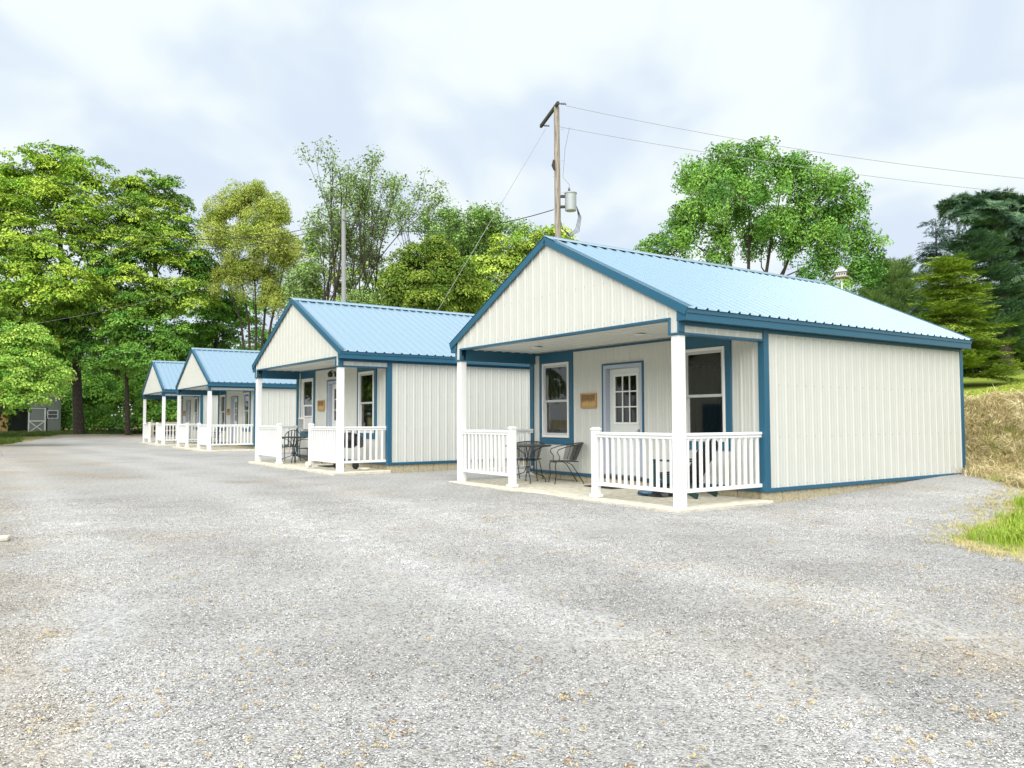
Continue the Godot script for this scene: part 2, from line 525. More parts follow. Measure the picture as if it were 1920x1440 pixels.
# ribbed steel laid in sheets of four ribs, each sheet a part
func cladding(parent: Node, called: String, mt: Material, org: Vector3, ux: Vector3, uy: Vector3, un: Vector3, x0: float, x1: float, phase: float, lo: Callable, hi: Callable, holes := [], minor := true, cover := 4) -> void:
	var flip := ux.cross(uy).dot(un) < 0.0
	var first := floorf((x0 - phase) / (RIB * cover))
	var k := int(first)
	while true:
		var a := maxf(x0, phase - 0.0457 + k * RIB * cover)
		var b := minf(x1, phase - 0.0457 + (k + 1) * RIB * cover)
		k += 1
		if a >= x1 - 0.002: break
		if b - a < 0.004: continue
		var xs := [a, b]
		var r0 := int(floorf((a - phase) / RIB)) - 1
		var r1 := int(ceilf((b - phase) / RIB)) + 1
		var prof := {}
		var rib_h := 0.014 if minor else 0.028
		for r in range(r0, r1 + 1):
			var c := phase + r * RIB
			for e in [[-0.031, 0.0], [-0.013, rib_h], [0.013, rib_h], [0.031, 0.0], [0.066, 0.0], [0.072, 0.004], [0.08, 0.004], [0.086, 0.0], [0.143, 0.0], [0.149, 0.004], [0.157, 0.004], [0.163, 0.0]].slice(0, 12 if minor else 4):
				prof[c + e[0]] = e[1]
		var keys := prof.keys()
		keys.sort()
		for q in keys:
			if q > a + 0.0005 and q < b - 0.0005: xs.append(q)
		for h in holes:
			for q in [h[0], h[1]]:
				if q > a + 0.0005 and q < b - 0.0005: xs.append(q)
		xs.sort()
		var off := func(x: float) -> float:
			for i in keys.size() - 1:
				if x >= keys[i] and x <= keys[i + 1]:
					var tt: float = (x - keys[i]) / (keys[i + 1] - keys[i])
					return lerpf(prof[keys[i]], prof[keys[i + 1]], tt)
			return 0.0
		var bl := Bld.new()
		for i in xs.size() - 1:
			var xa: float = xs[i]
			var xb: float = xs[i + 1]
			if xb - xa < 0.0008: continue
			var xm := (xa + xb) * 0.5
			var oa: float = off.call(xa)
			var ob: float = off.call(xb)
			var spans := [[lo.call(xa), lo.call(xb), hi.call(xa), hi.call(xb)]]
			for h in holes:
				if xm > h[0] and xm < h[1]:
					var nxt := []
					for s in spans:
						if s[0] < h[2] - 0.001: nxt.append([s[0], s[1], minf(h[2], s[2]), minf(h[2], s[3])])
						if s[2] > h[3] + 0.001: nxt.append([maxf(h[3], s[0]), maxf(h[3], s[1]), s[2], s[3]])
					spans = nxt
			for s in spans:
				var p = org + ux * xa + uy * s[0] + un * oa
				var q = org + ux * xb + uy * s[1] + un * ob
				var r = org + ux * xb + uy * s[3] + un * ob
				var u = org + ux * xa + uy * s[2] + un * oa
				if flip: bl.quad(q, p, u, r)
				else: bl.quad(p, q, r, u)
		if bl.v.size() > 0: part(bl, called, mt, parent)

func roof_y(x: float) -> float:
	return HAP - (HAP - H2) / (W * 0.5 + OV) * absf(x + W * 0.5)

# rows of screw heads on a clad face: rows along uy at each rib flank
func screws(parent: Node, mt: Material, org: Vector3, ux: Vector3, uy: Vector3, un: Vector3, x0: float, x1: float, phase: float, rows: Array, hi: Callable) -> void:
	var b := Bld.new()
	var k := int(ceilf((x0 - phase) / RIB))
	var w := ux.cross(uy)
	var bs := Basis(ux, un, ux.cross(un))
	while phase + k * RIB < x1 - 0.05:
		var x := phase + k * RIB + 0.045
		for r in rows:
			if r < hi.call(x) - 0.05: b.lathe([Vector2(0.009, 0.0), Vector2(0.008, 0.003), Vector2(0.005, 0.004), Vector2(0.0045, 0.008), Vector2(0.0, 0.008)], 6, org + ux * x + uy * r + un * 0.0002, bs)
		k += 1
	var o := part(b, "screw_heads", mt, parent)
	o.set_meta("kind", "stuff")

func window(cb: Node3D, x0: float, x1: float, P: float, air_unit: bool) -> void:
	var y0 := 0.86
	var y1 := 2.40
	var w := sub("window", cb)
	# blue casing boards
	boxpart(L(x0 - 0.115, y0 - 0.14, P - 0.03), L(x0 - 0.002, HG - 0.03, P + 0.02), "casing", M.trim, w)
	boxpart(L(x1 + 0.002, y0 - 0.14, P - 0.03), L(x1 + 0.115, HG - 0.03, P + 0.02), "casing", M.trim, w)
	boxpart(L(x0, y1 + 0.002, P - 0.028), L(x1, HG - 0.03, P + 0.02), "casing", M.trim, w)
	boxpart(L(x0, y0 - 0.14, P - 0.028), L(x1, y0 - 0.002, P + 0.02), "casing", M.trim, w)
	var f := Bld.new()
	for q in [[x0, x0 + 0.045, y0, y1], [x1 - 0.045, x1, y0, y1], [x0 + 0.045, x1 - 0.045, y1 - 0.05, y1], [x0 + 0.045, x1 - 0.045, y0, y0 + 0.05]]:
		f.slab(L(q[0], q[2], P - 0.05), L(q[1], q[3], P + 0.06), 0.006)
	part(f, "frame", M.frame_white, w)
	var xm0 := x0 + 0.045
	var xm1 := x1 - 0.045
	var ym := 1.61
	for k in 2:
		var a := y0 + 0.05 if k == 0 else ym - 0.02
		var b := ym + 0.02 if k == 0 else y1 - 0.05
		var dd := P + 0.025 if k == 0 else P - 0.005
		if air_unit and k == 0: a += 0.36
		var s := Bld.new()
		var mm: Material = M.frame_white if air_unit else M.sash
		s.slab(L(xm0, a, dd - 0.015), L(xm0 + 0.04, b, dd + 0.015), 0.004)
		s.slab(L(xm1 - 0.04, a, dd - 0.015), L(xm1, b, dd + 0.015), 0.004)
		s.slab(L(xm0 + 0.04, b - 0.045, dd - 0.015), L(xm1 - 0.04, b, dd + 0.015), 0.004)
		s.slab(L(xm0 + 0.04, a, dd - 0.015), L(xm1 - 0.04, a + 0.045, dd + 0.015), 0.004)
		part(s, "sash", mm, w)
		boxpart(L(xm0 + 0.03, a + 0.03, dd - 0.003), L(xm1 - 0.03, b - 0.03, dd + 0.003), "pane", M.glass, w, 0.0)
	if air_unit:
		var q := Bld.new()
		q.slab(L(xm0 + 0.16, y0 + 0.05, P - 0.22), L(xm1 - 0.16, y0 + 0.40, P + 0.1), 0.02)
		part(q, "air_conditioner", M.frame_white, w)
		var g := Bld.new()
		for i in 9: g.slab(L(xm0 + 0.19, y0 + 0.09 + i * 0.032, P - 0.228), L(xm1 - 0.19, y0 + 0.105 + i * 0.032, P - 0.221), 0.0)
		part(g, "grille", M.grey_enamel, w)
		boxpart(L(xm0, y0 + 0.05, P), L(xm0 + 0.16, y0 + 0.40, P + 0.02), "side_panel", M.frame_white, w)
		boxpart(L(xm1 - 0.16, y0 + 0.05, P), L(xm1, y0 + 0.40, P + 0.02), "side_panel", M.frame_white, w)

func front_door(cb: Node3D, P: float, lamp: bool) -> void:
	var x0 := -3.68
	var x1 := -2.63
	var y0 := 0.19
	var y1 := 2.255
	var w := sub("door", cb)
	var t := Bld.new()
	t.slab(L(x0 - 0.03, y0 - 0.04, P - 0.03), L(x0, y1 + 0.03, P + 0.01), 0.003)
	t.slab(L(x1, y0 - 0.04, P - 0.03), L(x1 + 0.03, y1 + 0.03, P + 0.01), 0.003)
	t.slab(L(x0, y1, P - 0.029), L(x1, y1 + 0.03, P + 0.01), 0.003)
	part(t, "casing", M.trim, w)
	var j := Bld.new()
	j.slab(L(x0 + 0.001, y0, P - 0.022), L(x0 + 0.07, y1 - 0.001, P + 0.16), 0.004)
	j.slab(L(x1 - 0.07, y0, P - 0.022), L(x1 - 0.001, y1 - 0.001, P + 0.16), 0.004)
	j.slab(L(x0 + 0.07, y1 - 0.07, P - 0.022), L(x1 - 0.07, y1 - 0.001, P + 0.16), 0.004)
	part(j, "jamb", M.jamb, w)
	boxpart(L(x0, y0 - 0.04, P - 0.04), L(x1, y0 - 0.001, P + 0.16), "threshold", M.grey_enamel, w)
	var a := x0 + 0.075
	var b := x1 - 0.075
	var dl := P + 0.085
	var gx0 := a + 0.15
	var gx1 := b - 0.15
	var gy0 := 1.16
	var gy1 := 2.05
	var lf := Bld.new()
	lf.slab(L(a, y0 + 0.004, dl), L(gx0, y1 - 0.075, dl + 0.045), 0.004)
	lf.slab(L(gx1, y0 + 0.004, dl), L(b, y1 - 0.075, dl + 0.045), 0.004)
	lf.slab(L(gx0, gy1, dl), L(gx1, y1 - 0.075, dl + 0.045), 0.0)
	lf.slab(L(gx0, y0 + 0.004, dl), L(gx1, gy0, dl + 0.045), 0.0)
	for k in 2:
		var c0 := a + 0.11 + k * (b - a - 0.10) * 0.5
		var c1 := c0 + (b - a) * 0.5 - 0.17
		for e in [[c0, c1, 0.32, 0.345], [c0, c1, 0.965, 0.99], [c0, c0 + 0.025, 0.345, 0.965], [c1 - 0.025, c1, 0.345, 0.965]]:
			lf.slab(L(e[0], e[2], dl - 0.008), L(e[1], e[3], dl + 0.001), 0.003)
	part(lf, "leaf", M.door, w)
	var fr := Bld.new()
	for e in [[gx0 - 0.03, gx0 + 0.015, gy0 - 0.03, gy1 + 0.03], [gx1 - 0.015, gx1 + 0.03, gy0 - 0.03, gy1 + 0.03], [gx0 + 0.015, gx1 - 0.015, gy1 - 0.015, gy1 + 0.03], [gx0 + 0.015, gx1 - 0.015, gy0 - 0.03, gy0 + 0.015]]:
		fr.slab(L(e[0], e[2], dl - 0.014), L(e[1], e[3], dl - 0.0005), 0.004)
	part(fr, "lite_frame", M.frame_white, w)
	var pw := (gx1 - gx0 - 0.03) / 3.0
	var ph := (gy1 - gy0 - 0.03) / 3.0
	for i in 3:
		for k in 3:
			boxpart(L(gx0 + 0.015 + pw * i, gy0 + 0.015 + ph * k, dl + 0.012), L(gx0 + 0.015 + pw * (i + 1) - 0.001, gy0 + 0.015 + ph * (k + 1) - 0.001, dl + 0.018), "pane", M.glass, w, 0.0)
	for i in [1, 2]:
		boxpart(L(gx0 + 0.015 + pw * i - 0.012, gy0 + 0.015, dl - 0.010), L(gx0 + 0.015 + pw * i + 0.012, gy1 - 0.015, dl + 0.011), "muntin", M.frame_white, w, 0.003)
		boxpart(L(gx0 + 0.015, gy0 + 0.015 + ph * i - 0.012, dl - 0.009), L(gx1 - 0.015, gy0 + 0.015 + ph * i + 0.012, dl + 0.010), "muntin", M.frame_white, w, 0.003)
	var kn := Bld.new()
	kn.lathe([Vector2(0.0, 0.0), Vector2(0.03, 0.0), Vector2(0.03, 0.008), Vector2(0.012, 0.012), Vector2(0.012, 0.04), Vector2(0.027, 0.05), Vector2(0.024, 0.075), Vector2(0.0, 0.08)], 16, L(b - 0.07, 1.02, dl), Basis(Vector3.RIGHT, PI / 2))
	kn.lathe([Vector2(0.0, 0.0), Vector2(0.026, 0.0), Vector2(0.024, 0.018), Vector2(0.0, 0.02)], 16, L(b - 0.07, 1.14, dl), Basis(Vector3.RIGHT, PI / 2))
	part(kn, "handle", M.steel, w)
	if lamp:
		var lm := Bld.new()
		lm.slab(L(-3.21, 2.36, P - 0.03), L(-3.10, 2.50, P - 0.002), 0.01)
		lm.tube([L(-3.155, 2.46, P - 0.03), L(-3.155, 2.53, P - 0.12), L(-3.155, 2.50, P - 0.16)], [0.012], 8)
		lm.lathe([Vector2(0.0, 0.0), Vector2(0.06, 0.01), Vector2(0.075, 0.10), Vector2(0.03, 0.16), Vector2(0.0, 0.17)], 12, L(-3.155, 2.34, P - 0.16))
		part(lm, "porch_lamp", M.black_metal, cb)

func railing(cb: Node3D, a: Vector2, b: Vector2, nb: int) -> void:
	# a, b: (x, d) ends on the rail axis
	var r := sub("railing", cb, L(a.x, 0, a.y))
	var dirv := L(b.x - a.x, 0, b.y - a.y)
	var ln := dirv.length()
	r.rotation.y = atan2(-dirv.z, dirv.x)
	var t := Bld.new()
	t.slab(Vector3(0, 0.985, -0.045), Vector3(ln, 1.03, 0.045), 0.012)
	t.slab(Vector3(0, 0.945, -0.028), Vector3(ln, 0.984, 0.028), 0.004)
	part(t, "top_rail", M.white, r)
	var q := Bld.new()
	q.slab(Vector3(0, 0.19, -0.028), Vector3(ln, 0.245, 0.028), 0.006)
	part(q, "bottom_rail", M.white, r)
	if not shared.has("baluster"):
		var s := Bld.new()
		s.slab(Vector3(-0.021, 0.2455, -0.021), Vector3(0.021, 0.9445, 0.021), 0.004)
		shared.baluster = s.mesh()
	for i in nb: put(shared.baluster, "baluster", M.white, r, Vector3(ln * (i + 0.62) / (nb + 0.24), 0, 0))

func newel(cb: Node3D, x: float) -> void:
	var b := Bld.new()
	b.slab(L(x - 0.055, 0.0, 0.015), L(x + 0.055, 1.06, 0.125), 0.005)
	b.slab(L(x - 0.068, 1.06, 0.002), L(x + 0.068, 1.085, 0.138), 0.008)
	b.slab(L(x - 0.05, 1.085, 0.02), L(x + 0.05, 1.105, 0.12), 0.01)
	b.slab(L(x - 0.085, 0.001, -0.015), L(x + 0.085, 0.055, 0.155), 0.02)
	part(b, "newel_post", M.white, cb)

func cabin(label: String, pos: Vector3, yaw: float, P: float, air_unit := false, lamp := false) -> Node3D:
	var cb := thing("cabin", label, "cabin", pos, -yaw, "row of white cabins with blue metal roofs")
	var ph_s := fmod(2.1738, RIB)
	var ph_g := -fmod(2.2773, RIB)
	var X := Vector3.RIGHT
	var Y := Vector3.UP
	var Dp := Vector3(0, 0, -1)
	# slab and foundation
	var sl := Bld.new()
	sl.slab(L(-W - 0.10, -0.25, -0.17), L(0.11, 0.0, P + 0.02), 0.012)
	part(sl, "porch_slab", M.concrete, cb)
	var fl := Bld.new()
	fl.slab(L(-W + 0.16, -0.3, P + 0.3), L(-0.16, 0.14, D - 0.17))
	part(fl, "floor", M.concrete, cb)
	var core := Bld.new()
	core.slab(L(-W + 0.03, -0.4, P + 0.04), L(-W + 0.13, YB - 0.012, D - 0.03))
	core.slab(L(-0.13, -0.4, P + 0.04), L(-0.03, YB - 0.012, D - 0.03))
	core.slab(L(-W + 0.13, -0.4, P + 0.04), L(-0.13, YB - 0.012, P + 0.14))
	core.slab(L(-W + 0.13, -0.4, D - 0.13), L(-0.13, YB - 0.012, D - 0.03))
	part(core, "mortar", M.mortar, cb)
	var runs := [[0, P + 0.01, D, -0.02], [0, P + 0.01, D, -W + 0.02]]
	for rr in runs:
		var d0: float = rr[1]
		var k := 0
		while d0 < D - 0.03:
			var d1 := minf(d0 + 0.40, D - 0.01)
			var bx := Bld.new()
			var xi: float = rr[3]
			var inn := -0.10 if xi > -1.0 else 0.10
			bx.slab(L(xi, -0.35, d0 + 0.004), L(xi + inn, YB - 0.004, d1 - 0.004), 0.006)
			part(bx, "foundation_block", M.block, cb)
			d0 += 0.408
			k += 1
	var xx := -W + 0.13
	while xx < -0.14:
		var x2 := minf(xx + 0.40, -0.13)
		var bx := Bld.new()
		bx.slab(L(xx + 0.004, -0.2, P + 0.021), L(x2 - 0.004, YB - 0.004, P + 0.12), 0.006)
		part(bx, "foundation_block", M.block, cb)
		xx += 0.408
	# walls
	var c_lo := func(_x: float) -> float: return YB + 0.045
	var side_hi := func(_d: float) -> float: return H2 - 0.17
	cladding(cb, "wall_panel", M.panel, L(0, 0, 0), Dp, Y, X, P, D, ph_s, c_lo, side_hi)
	cladding(cb, "wall_panel", M.panel, L(-W, 0, 0), Dp, Y, -X, P, D, ph_s, c_lo, side_hi)
	screws(cb, M.screw, L(0, 0, 0), Dp, Y, X, P + 0.1, D - 0.1, ph_s, [0.21, 0.95, 1.75, 2.5], side_hi)
	var holes := [[-5.585, -4.705, 0.86, 2.40], [-1.62, -0.74, 0.86, 2.40], [-3.68, -2.63, 0.15, 2.255]]
	var ceil_hi := func(_x: float) -> float: return HG + 0.02
	cladding(cb, "porch_wall_panel", M.panel, L(0, 0, P), X, Y, -Dp, -W, 0.0, ph_g, c_lo, ceil_hi, holes)
	var rake_hi := func(x: float) -> float: return roof_y(x) - 0.05
	cladding(cb, "rear_panel", M.panel, L(0, 0, D), X, Y, Dp, -W, 0.0, ph_g, c_lo, rake_hi)
	screws(cb, M.screw, L(0, 0, 0), X, Y, -Dp, -W + 0.1, -0.1, ph_g, [2.72, 3.35], rake_hi)
	cladding(cb, "gable_panel", M.panel, L(0, 0, 0), X, Y, -Dp, -W + PW, -PW, ph_g, func(_x: float) -> float: return HG + 0.02, rake_hi)
	cladding(cb, "gable_panel", M.panel, L(0, 0, 0), X, Y, -Dp, -PW, 0.0, ph_g, func(_x: float) -> float: return H1 + 0.02, rake_hi)
	cladding(cb, "gable_panel", M.panel, L(0, 0, 0), X, Y, -Dp, -W, -W + PW, ph_g, func(_x: float) -> float: return H1 + 0.02, rake_hi)
	cladding(cb, "beam_panel", M.panel, L(0, 0, 0), Dp, Y, X, 0.02, P, ph_s, func(_d: float) -> float: return H1 + 0.03, side_hi)
	cladding(cb, "beam_panel", M.panel, L(-W, 0, 0), Dp, Y, -X, 0.02, P, ph_s, func(_d: float) -> float: return H1 + 0.03, side_hi)
	# porch ceiling, ribs along the front
	cladding(cb, "ceiling_panel", M.soffit, L(0, HG + 0.02, 0), Dp, X, -Y, PW, P - 0.02, ph_s, func(_d: float) -> float: return -W + PW, func(_d: float) -> float: return -PW)
	boxpart(L(-W + PW, HG - 0.04, P - 0.02), L(-PW, HG + 0.001, P - 0.003), "ceiling_trim", M.trim, cb)
	for x in [-4.55, -1.75]:
		var lt := Bld.new()
		lt.lathe([Vector2(0.0, -0.012), Vector2(0.075, -0.012), Vector2(0.095, -0.006), Vector2(0.10, 0.0)], 24, L(x, HG, P * 0.5))
		part(lt, "ceiling_light", M.frame_white, cb)
	# beams
	boxpart(L(-PW, H1, PW), L(-0.022, HG + 0.015, P - 0.004), "beam", M.trim, cb)
	boxpart(L(-W + 0.022, H1, PW), L(-W + PW, HG + 0.015, P - 0.004), "beam", M.trim, cb)
	boxpart(L(-W + PW, HG, 0.022), L(-PW, HG + 0.12, PW), "beam", M.trim, cb)
	# trims of the gable opening
	boxpart(L(-W + PW - 0.005, HG - 0.005, -0.03), L(-PW + 0.005, HG + 0.03, 0.021), "opening_trim", M.trim, cb)
	for s in [[-PW - 0.03, -PW + 0.004], [-W + PW - 0.004, -W + PW + 0.03]]:
		boxpart(L(s[0], H1 + 0.025, -0.029), L(s[1], HG - 0.006, 0.022), "opening_trim", M.trim, cb)
	for s in [[-PW - 0.03, 0.03], [-W - 0.03, -W + PW + 0.03]]:
		boxpart(L(s[0], H1 - 0.004, -0.032), L(s[1], H1 + 0.024, PW), "post_cap", M.trim, cb)
	for s in [1.0, -1.0]:
		var xo := 0.0 if s > 0 else -W
		boxpart(L(xo, H1 - 0.003, PW), L(xo + s * 0.03, H1 + 0.03, P - 0.05), "beam_trim", M.trim, cb)
		boxpart(L(xo + s * 0.002, H1 + 0.031, -0.026), L(xo + s * 0.032, H2 - 0.17, 0.10), "corner_trim", M.trim, cb)
		boxpart(L(xo - s * 0.09, YB, P - 0.04), L(xo + s * 0.03, H2 - 0.17, P + 0.075), "corner_trim", M.trim, cb)
		boxpart(L(xo - s * 0.09, YB, D - 0.075), L(xo + s * 0.03, H2 - 0.17, D + 0.03), "corner_trim", M.trim, cb)
		boxpart(L(xo - s * 0.01, YB, P + 0.076), L(xo + s * 0.024, YB + 0.06, D - 0.076), "base_trim", M.trim, cb)
		boxpart(L(xo + s * 0.001, H2 - 0.225, 0.101), L(xo + s * 0.025, H2 - 0.169, P - 0.05), "soffit_trim", M.trim, cb)
		boxpart(L(xo + s * 0.001, H2 - 0.225, P + 0.076), L(xo + s * 0.025, H2 - 0.169, D - 0.076), "soffit_trim", M.trim, cb)
	boxpart(L(-W + 0.09, YB, P - 0.026), L(-3.712, YB + 0.06, P + 0.01), "base_trim", M.trim, cb)
	boxpart(L(-2.598, YB, P - 0.026), L(-0.09, YB + 0.06, P + 0.01), "base_trim", M.trim, cb)
	# roof
	var slope := Vector2(W * 0.5 + OV, HAP - H2)
	var run := slope.length()
	for s in [1.0, -1.0]:
		var up := Vector3(-s * slope.x, slope.y, 0) / run
		var nn := Vector3(s * slope.y, slope.x, 0) / run
		var eave := Vector3(-W * 0.5 + s * slope.x, H2, 0)
		cladding(cb, "roof_panel", M.roof, eave, Dp, up, nn, -OF, D + OF, ph_s, func(_d: float) -> float: return -0.03, func(_d: float) -> float: return run - 0.02, [], false)
		# deck under the steel
		var dk := Bld.new()
		var bs := Basis(up, nn, up.cross(nn))
		dk.box(eave + up * run * 0.5 - nn * 0.04 + Dp * D * 0.5, Vector3(run - 0.05, 0.06, D), bs)
		part(dk, "roof_deck", M.trim, cb)
		for e in [-OF, D + OF]:
			var rk := Bld.new()
			var o := -1.0 if e < 0 else 1.0
			rk.box(eave + up * (run * 0.5 - 0.012) - nn * 0.045 + Dp * (e + o * 0.012), Vector3(run + 0.02, 0.12, 0.02), bs, 0.004)
			rk.box(eave + up * (run * 0.5 - 0.012) + nn * 0.031 + Dp * (e - o * 0.025), Vector3(run + 0.02, 0.006, 0.094), bs, 0.001)
			part(rk, "rake_trim", M.trim, cb)
		var fa := Bld.new()
		var xf = eave.x - s * 0.025
		fa.slab(Vector3(xf, H2 - 0.175, OF), Vector3(xf + s * 0.018, H2 - 0.012, -D - OF), 0.003)
		fa.slab(Vector3(xf + s * 0.0185, H2 - 0.075, OF), Vector3(xf + s * 0.034, H2 - 0.014, -D - OF), 0.004)
		part(fa, "fascia", M.trim, cb)
		var so := Bld.new()
		so.slab(Vector3(xf, H2 - 0.168, OF - 0.001), Vector3(-W * 0.5 + s * W * 0.5, H2 - 0.16, -D - OF + 0.001))
		part(so, "soffit", M.trim, cb)
		for e in [0.0, D]:
			var bo := Bld.new()
			var o2 := -1.0 if e == 0.0 else 1.0
			bo.slab(L(-W * 0.5 + s * W * 0.5, H2 - 0.172, e - o2 * 0.002 + o2 * OF), L(xf + s * 0.016, H2 - 0.01, e + o2 * (OF - 0.02)), 0.002)
			part(bo, "eave_return", M.trim, cb)
		var rc := Bld.new()
		rc.box(eave + up * (run - 0.075) + nn * 0.033 + Dp * D * 0.5, Vector3(0.16, 0.006, D + 2 * OF + 0.04), bs, 0.001)
		part(rc, "ridge_cap", M.roof, cb)
	var rb := Bld.new()
	rb.tube([L(-W * 0.5, HAP + 0.034, -OF - 0.02), L(-W * 0.5, HAP + 0.034, D + OF + 0.02)], [0.014], 8)
	part(rb, "ridge_cap", M.roof, cb)
	# posts, railings
	boxpart(L(-PW, -0.01, 0), L(0, H1 - 0.005, PW), "porch_post", M.white, cb, 0.006)
	boxpart(L(-W, -0.01, 0), L(-W + PW, H1 - 0.005, PW), "porch_post", M.white, cb, 0.006)
	newel(cb, -4.15)
	newel(cb, -1.84)
	railing(cb, Vector2(-W + PW, 0.07), Vector2(-4.205, 0.07), 12)
	railing(cb, Vector2(-1.785, 0.07), Vector2(-PW, 0.07), 12)
	var ns := int(round((P - PW - 0.05) / 0.145))
	railing(cb, Vector2(-0.07, PW), Vector2(-0.07, P - 0.04), ns)
	railing(cb, Vector2(-W + 0.07, PW), Vector2(-W + 0.07, P - 0.04), ns)
	window(cb, -5.585, -4.705, P, air_unit)
	window(cb, -1.62, -0.74, P, false)
	front_door(cb, P, lamp)
	return cb

# a point on a cabin's porch in the world
func onto(cb: Node3D, x: float, y: float, d: float) -> Vector3:
	return cb.transform * L(x, y, d)

func plaque(cb: Node3D, label: String, P: float) -> void:
	var t := thing("wooden_plaque", label, "plaque", onto(cb, -4.095, 1.45, P - 0.001), cb.rotation.y, "carved wooden plaques beside the doors")
	var f := Bld.new()
	for q in [[-0.235, 0.235, 0.0, 0.028], [-0.235, 0.235, 0.262, 0.29], [-0.235, -0.205, 0.028, 0.262], [0.205, 0.235, 0.028, 0.262]]:
		f.slab(Vector3(q[0], q[2], 0.0), Vector3(q[1], q[3], 0.05), 0.004)
	part(f, "frame", M.wood, t)
	var c := Bld.new()
	c.slab(Vector3(-0.206, 0.027, 0.0), Vector3(0.206, 0.263, 0.034), 0.0)
	part(c, "board", M.wood, t)
	var f2 := Bld.new()
	f2.quad(Vector3(-0.204, 0.029, 0.036), Vector3(0.204, 0.029, 0.036), Vector3(0.204, 0.261, 0.036), Vector3(-0.204, 0.261, 0.036))
	part(f2, "burnt_picture", M.carving, t)

# ------------------------------------------------------------------ porch furniture
func arc(c: Vector3, r: float, a0: float, a1: float, n: int, ux: Vector3, uy: Vector3) -> Array:
	var out := []
	for i in n + 1:
		var a := lerpf(a0, a1, float(i) / n)
		out.append(c + ux * cos(a) * r + uy * sin(a) * r)
	return out

func iron_table(cb: Node3D, x: float, d: float, r: float, label: String) -> void:
	var t := thing("patio_table", label, "table", onto(cb, x, 0, d), cb.rotation.y, "black metal porch tables")
	var top := Bld.new()
	top.lathe([Vector2(0, 0.70), Vector2(r - 0.02, 0.70), Vector2(r, 0.705), Vector2(r + 0.004, 0.718), Vector2(r - 0.01, 0.727), Vector2(0, 0.727)], 40)
	part(top, "table_top", M.mesh_metal, t)
	var col := Bld.new()
	for k in 4:
		var a := TAU * k / 4 + 0.5
		var u := Vector3(cos(a), 0, sin(a))
		col.tube([u * 0.035 + Vector3(0, 0.18, 0), u * 0.03 + Vector3(0, 0.45, 0), u * 0.06 + Vector3(0, 0.55, 0), u * 0.2 + Vector3(0, 0.66, 0), u * 0.33 + Vector3(0, 0.699, 0)], [0.009], 6)
	col.tube(arc(Vector3(0, 0.30, 0), 0.045, 0, TAU, 12, Vector3.RIGHT, Vector3.BACK), [0.007], 6, false)
	part(col, "pedestal", M.black_metal, t)
	for k in 4:
		var a := TAU * k / 4 + 0.5
		var u := Vector3(cos(a), 0, sin(a))
		var lg := Bld.new()
		lg.tube([u * 0.03 + Vector3(0, 0.30, 0), u * 0.08 + Vector3(0, 0.19, 0), u * 0.18 + Vector3(0, 0.16, 0), u * 0.30 + Vector3(0, 0.12, 0), u * 0.345 + Vector3(0, 0.05, 0), u * 0.35 + Vector3(0, 0.008, 0)], [0.010], 6)
		lg.lathe([Vector2(0.0, 0.0), Vector2(0.024, 0.0), Vector2(0.018, 0.012), Vector2(0, 0.014)], 10, u * 0.35)
		part(lg, "leg", M.black_metal, t)

